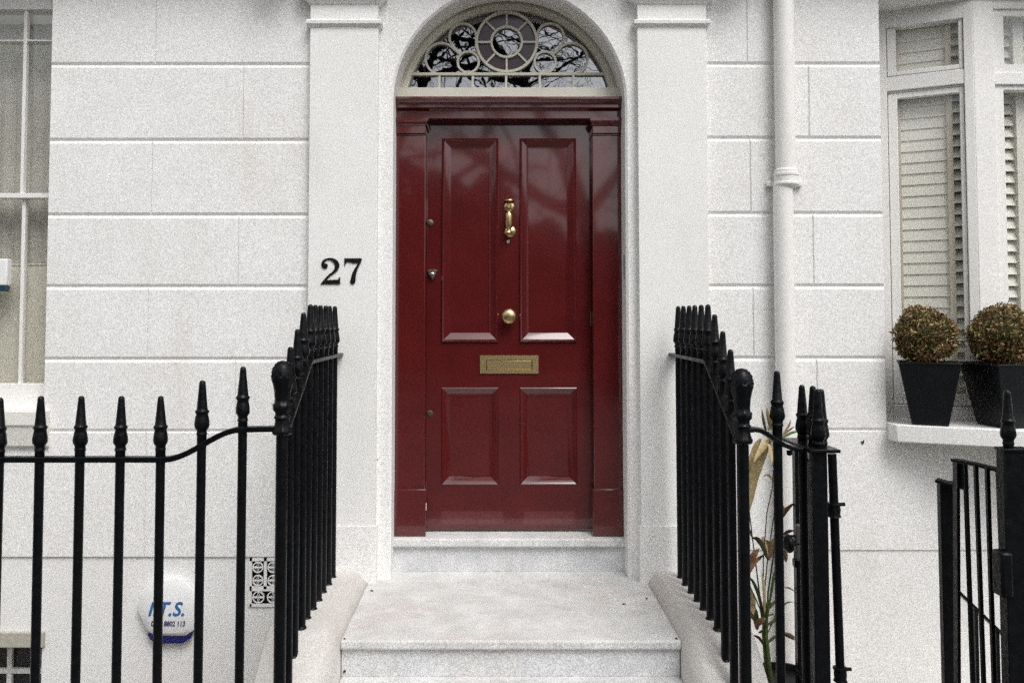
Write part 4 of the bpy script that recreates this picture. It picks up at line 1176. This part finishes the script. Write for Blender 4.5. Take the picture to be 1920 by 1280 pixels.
bl_ = [([(1447,820),(1432,845),(1414,890),(1404,940),(1403,965)], 19, 'reed_tan'), ([(1427,822),(1416,840),(1406,880),(1399,925),(1402,962)], 13, 'reed_tan'),
       ([(1448,815),(1440,828),(1425,845),(1412,868)], 12, 'reed_tan'),
       ([(1446,805),(1442,785),(1437,762)], 8, 'reed_tan'), ([(1437,812),(1432,790),(1428,765)], 5, 'reed_dark'),
       ([(1466,818),(1478,800),(1483,786)], 4, 'reed_brown'), ([(1464,822),(1482,812),(1499,808)], 5, 'reed_green'), ([(1462,820),(1480,806),(1490,799)], 3, 'reed_brown'),
       ([(1405,965),(1399,950),(1393,935)], 6, 'reed_green'), ([(1462,975),(1472,958),(1489,942)], 9, 'reed_brown'), ([(1465,970),(1468,955),(1466,945)], 7, 'reed_brown'),
       ([(1439,1048),(1431,1025),(1420,1010),(1409,1008)], 9, 'reed_dark'), ([(1440,1050),(1446,1030),(1452,1012),(1463,1005)], 9, 'reed_brown'),
       ([(1438,1040),(1434,1020),(1428,1006)], 8, 'reed_tan'), ([(1437,1012),(1441,1030),(1443,1050)], 15, 'reed_brown'), ([(1431,1005),(1434,1025),(1440,1045)], 9, 'reed_tan'),
       ([(1399,1090),(1404,1060),(1415,1038),(1424,1028)], 14, 'reed_brown'), ([(1401,1080),(1414,1055),(1434,1038)], 8, 'reed_brown'),
       ([(1393,1060),(1394,1040),(1392,1018)], 8, 'reed_dark'), ([(1399,1095),(1394,1110),(1396,1130),(1408,1150),(1418,1168)], 15, 'reed_brown'),
       ([(1400,1098),(1408,1118),(1412,1140),(1419,1160)], 12, 'reed_tan'), ([(1420,1180),(1418,1160),(1418,1140)], 10, 'reed_green'),
       ([(1416,1175),(1424,1165),(1437,1158)], 12, 'reed_brown'), ([(1440,1143),(1450,1130),(1462,1124)], 6, 'reed_dark'), ([(1438,1172),(1450,1164),(1463,1158)], 6, 'reed_dark'),
       ([(1440,1205),(1450,1195),(1462,1190)], 6, 'reed_dark'), ([(1468,1186),(1480,1189),(1492,1196)], 6, 'reed_brown'), ([(1470,1189),(1480,1193),(1492,1200)], 5, 'reed_dark'),
       ([(1468,1002),(1478,996),(1490,994)], 6, 'reed_dark'), ([(1470,1012),(1480,1006),(1492,1004)], 7, 'reed_tan'), ([(1468,1030),(1472,1040),(1474,1054)], 9, 'reed_brown'),
       ([(1438,1156),(1446,1151),(1452,1152)], 4, 'reed_brown'), ([(1422,1186),(1430,1182),(1438,1180)], 5, 'reed_dark'), ([(1406,1012),(1399,1016),(1393,1022)], 5, 'reed_tan')]
bl_ += [([(1436,1180),(1424,1120),(1412,1090),(1400,1078)], 6, 'reed_green'), ([(1437,1170),(1446,1110),(1452,1075),(1462,1050)], 5, 'reed_green'),
        ([(1434,1150),(1432,1100),(1428,1070)], 5, 'reed_tan'), ([(1438,1190),(1456,1150),(1474,1130),(1490,1128)], 4, 'reed_green'), ([(1452,905),(1441,890),(1430,893)], 4, 'reed_tan'),
        ([(1411,1010),(1404,990),(1397,984)], 4, 'reed_brown'), ([(1440,830),(1446,850),(1447,872)], 6, 'reed_tan'), ([(1436,1215),(1424,1196),(1412,1190)], 5, 'reed_dark'), ([(1468,1100),(1480,1102),(1493,1110)], 3, 'reed_tan')]
for i, (pts, wd, mt) in enumerate(bl_): blade(pts, wd, mt, .015*math.sin(i*1.7), .3, i)
pw = MB(); v = PP(1468, 1262)
zt = v.z
pw.lathe([(.105,-.30),(.125,-.02),(.134,-.018),(.134,0),(.122,0),(.118,-.03),(.01,-.035)], (v.x, YPl, zt), 28)
po = tag(pw.build('plant_pot', M['pot'], sharp=40), 'round black plant pot holding the dried reed', 'pot')

# ------------------------------------------------------------------ across the street (seen as reflections in the glass and the gloss paint)
def tree(x, y, h, seed, label, spread=1.0):
    rnd = random.Random(seed); t = thing('bare_tree', label, 'tree', 'bare trees across the street'); t.location = (x, y, 0)
    tr, cr = MB(), MB()
    def grow(p, d, L, r, lvl):
        pts = [p]; q = p.copy(); dd = d.copy(); n_ = 4
        for i in range(n_):
            dd = (dd + Vector((rnd.gauss(0,.16), rnd.gauss(0,.16), rnd.gauss(.02,.10)))).normalized()
            q = q + dd*L/n_; pts.append(q.copy())
        rads = [r*(1-.34*i/n_) for i in range(n_+1)]
        (tr if lvl == 0 else cr).tube(pts, rads, 8 if lvl < 3 else 4)
        if lvl >= 7: return
        for i in range(3 if lvl < 5 else 2):
            k_ = rnd.choice((2,3,4)) if lvl else rnd.choice((3,4))
            side = Vector((rnd.gauss(0,1), rnd.gauss(0,1), rnd.gauss(0,.6))).normalized()
            nd = (dd*.75 + side*rnd.uniform(.6,1.0)*spread + Vector((0,0,.12))).normalized()
            grow(pts[k_], nd, L*rnd.uniform(.60,.86), rads[k_]*rnd.uniform(.52,.78), lvl+1)
    grow(Vector((0,0,0)), Vector((.06,0,1)), h*.42, .024*h, 0)
    tr.build('trunk', M['bark'], t); cr.build('crown', M['bark'], t)
tree(-.6, -8.5, 12.5, 5, 'bare tree across the street, left of the doorway axis')
tree(2.6, -9.4, 12.5, 11, 'bare tree across the street, right of the doorway axis')
tree(-4.5, -10.5, 13.0, 21, 'bare tree across the street, farthest to the left')
hd = MB(); rnd = random.Random(4)
for k in range(22000):
    x = rnd.uniform(-45, 45) if k % 2 else rnd.uniform(-9, 9); z = rnd.uniform(0, 1)**.8*(4.15+1.75/(1+math.exp((x-.45)*5))+.25*math.sin(x*1.7)+.2*math.sin(x*4.1+1) + 4.5/(1+math.exp(-(abs(x)-11)*.9))); y = -15.5+rnd.uniform(-.7,.7)
    s_ = rnd.uniform(.12,.3); a = Vector((rnd.gauss(0,1),rnd.gauss(0,1),rnd.gauss(0,1))).normalized()*s_; b = a.cross(Vector((rnd.gauss(0,1),rnd.gauss(0,1),rnd.gauss(0,1)))).normalized()*s_*.6
    p = Vector((x,y,z)); hd.add([p-a, p+b, p+a, p-b], [(0,1,2,3)])
hd.box(-45, 45, -16.0, -15.2, 0, 3.4).box(-45, -13, -16.02, -15.3, 3.39, 8).box(13, 45, -16.02, -15.3, 3.39, 8).box(-22, .2, -16.01, -15.21, 3.4, 5.2)
tag(hd.build('hedge', M['evergreen'], smooth=False), 'dark mass of evergreen trees and hedge across the street', 'hedge')

scene.cycles.use_denoising = False
scene.cycles.max_bounces = 8
scene.cycles.transparent_max_bounces = 12
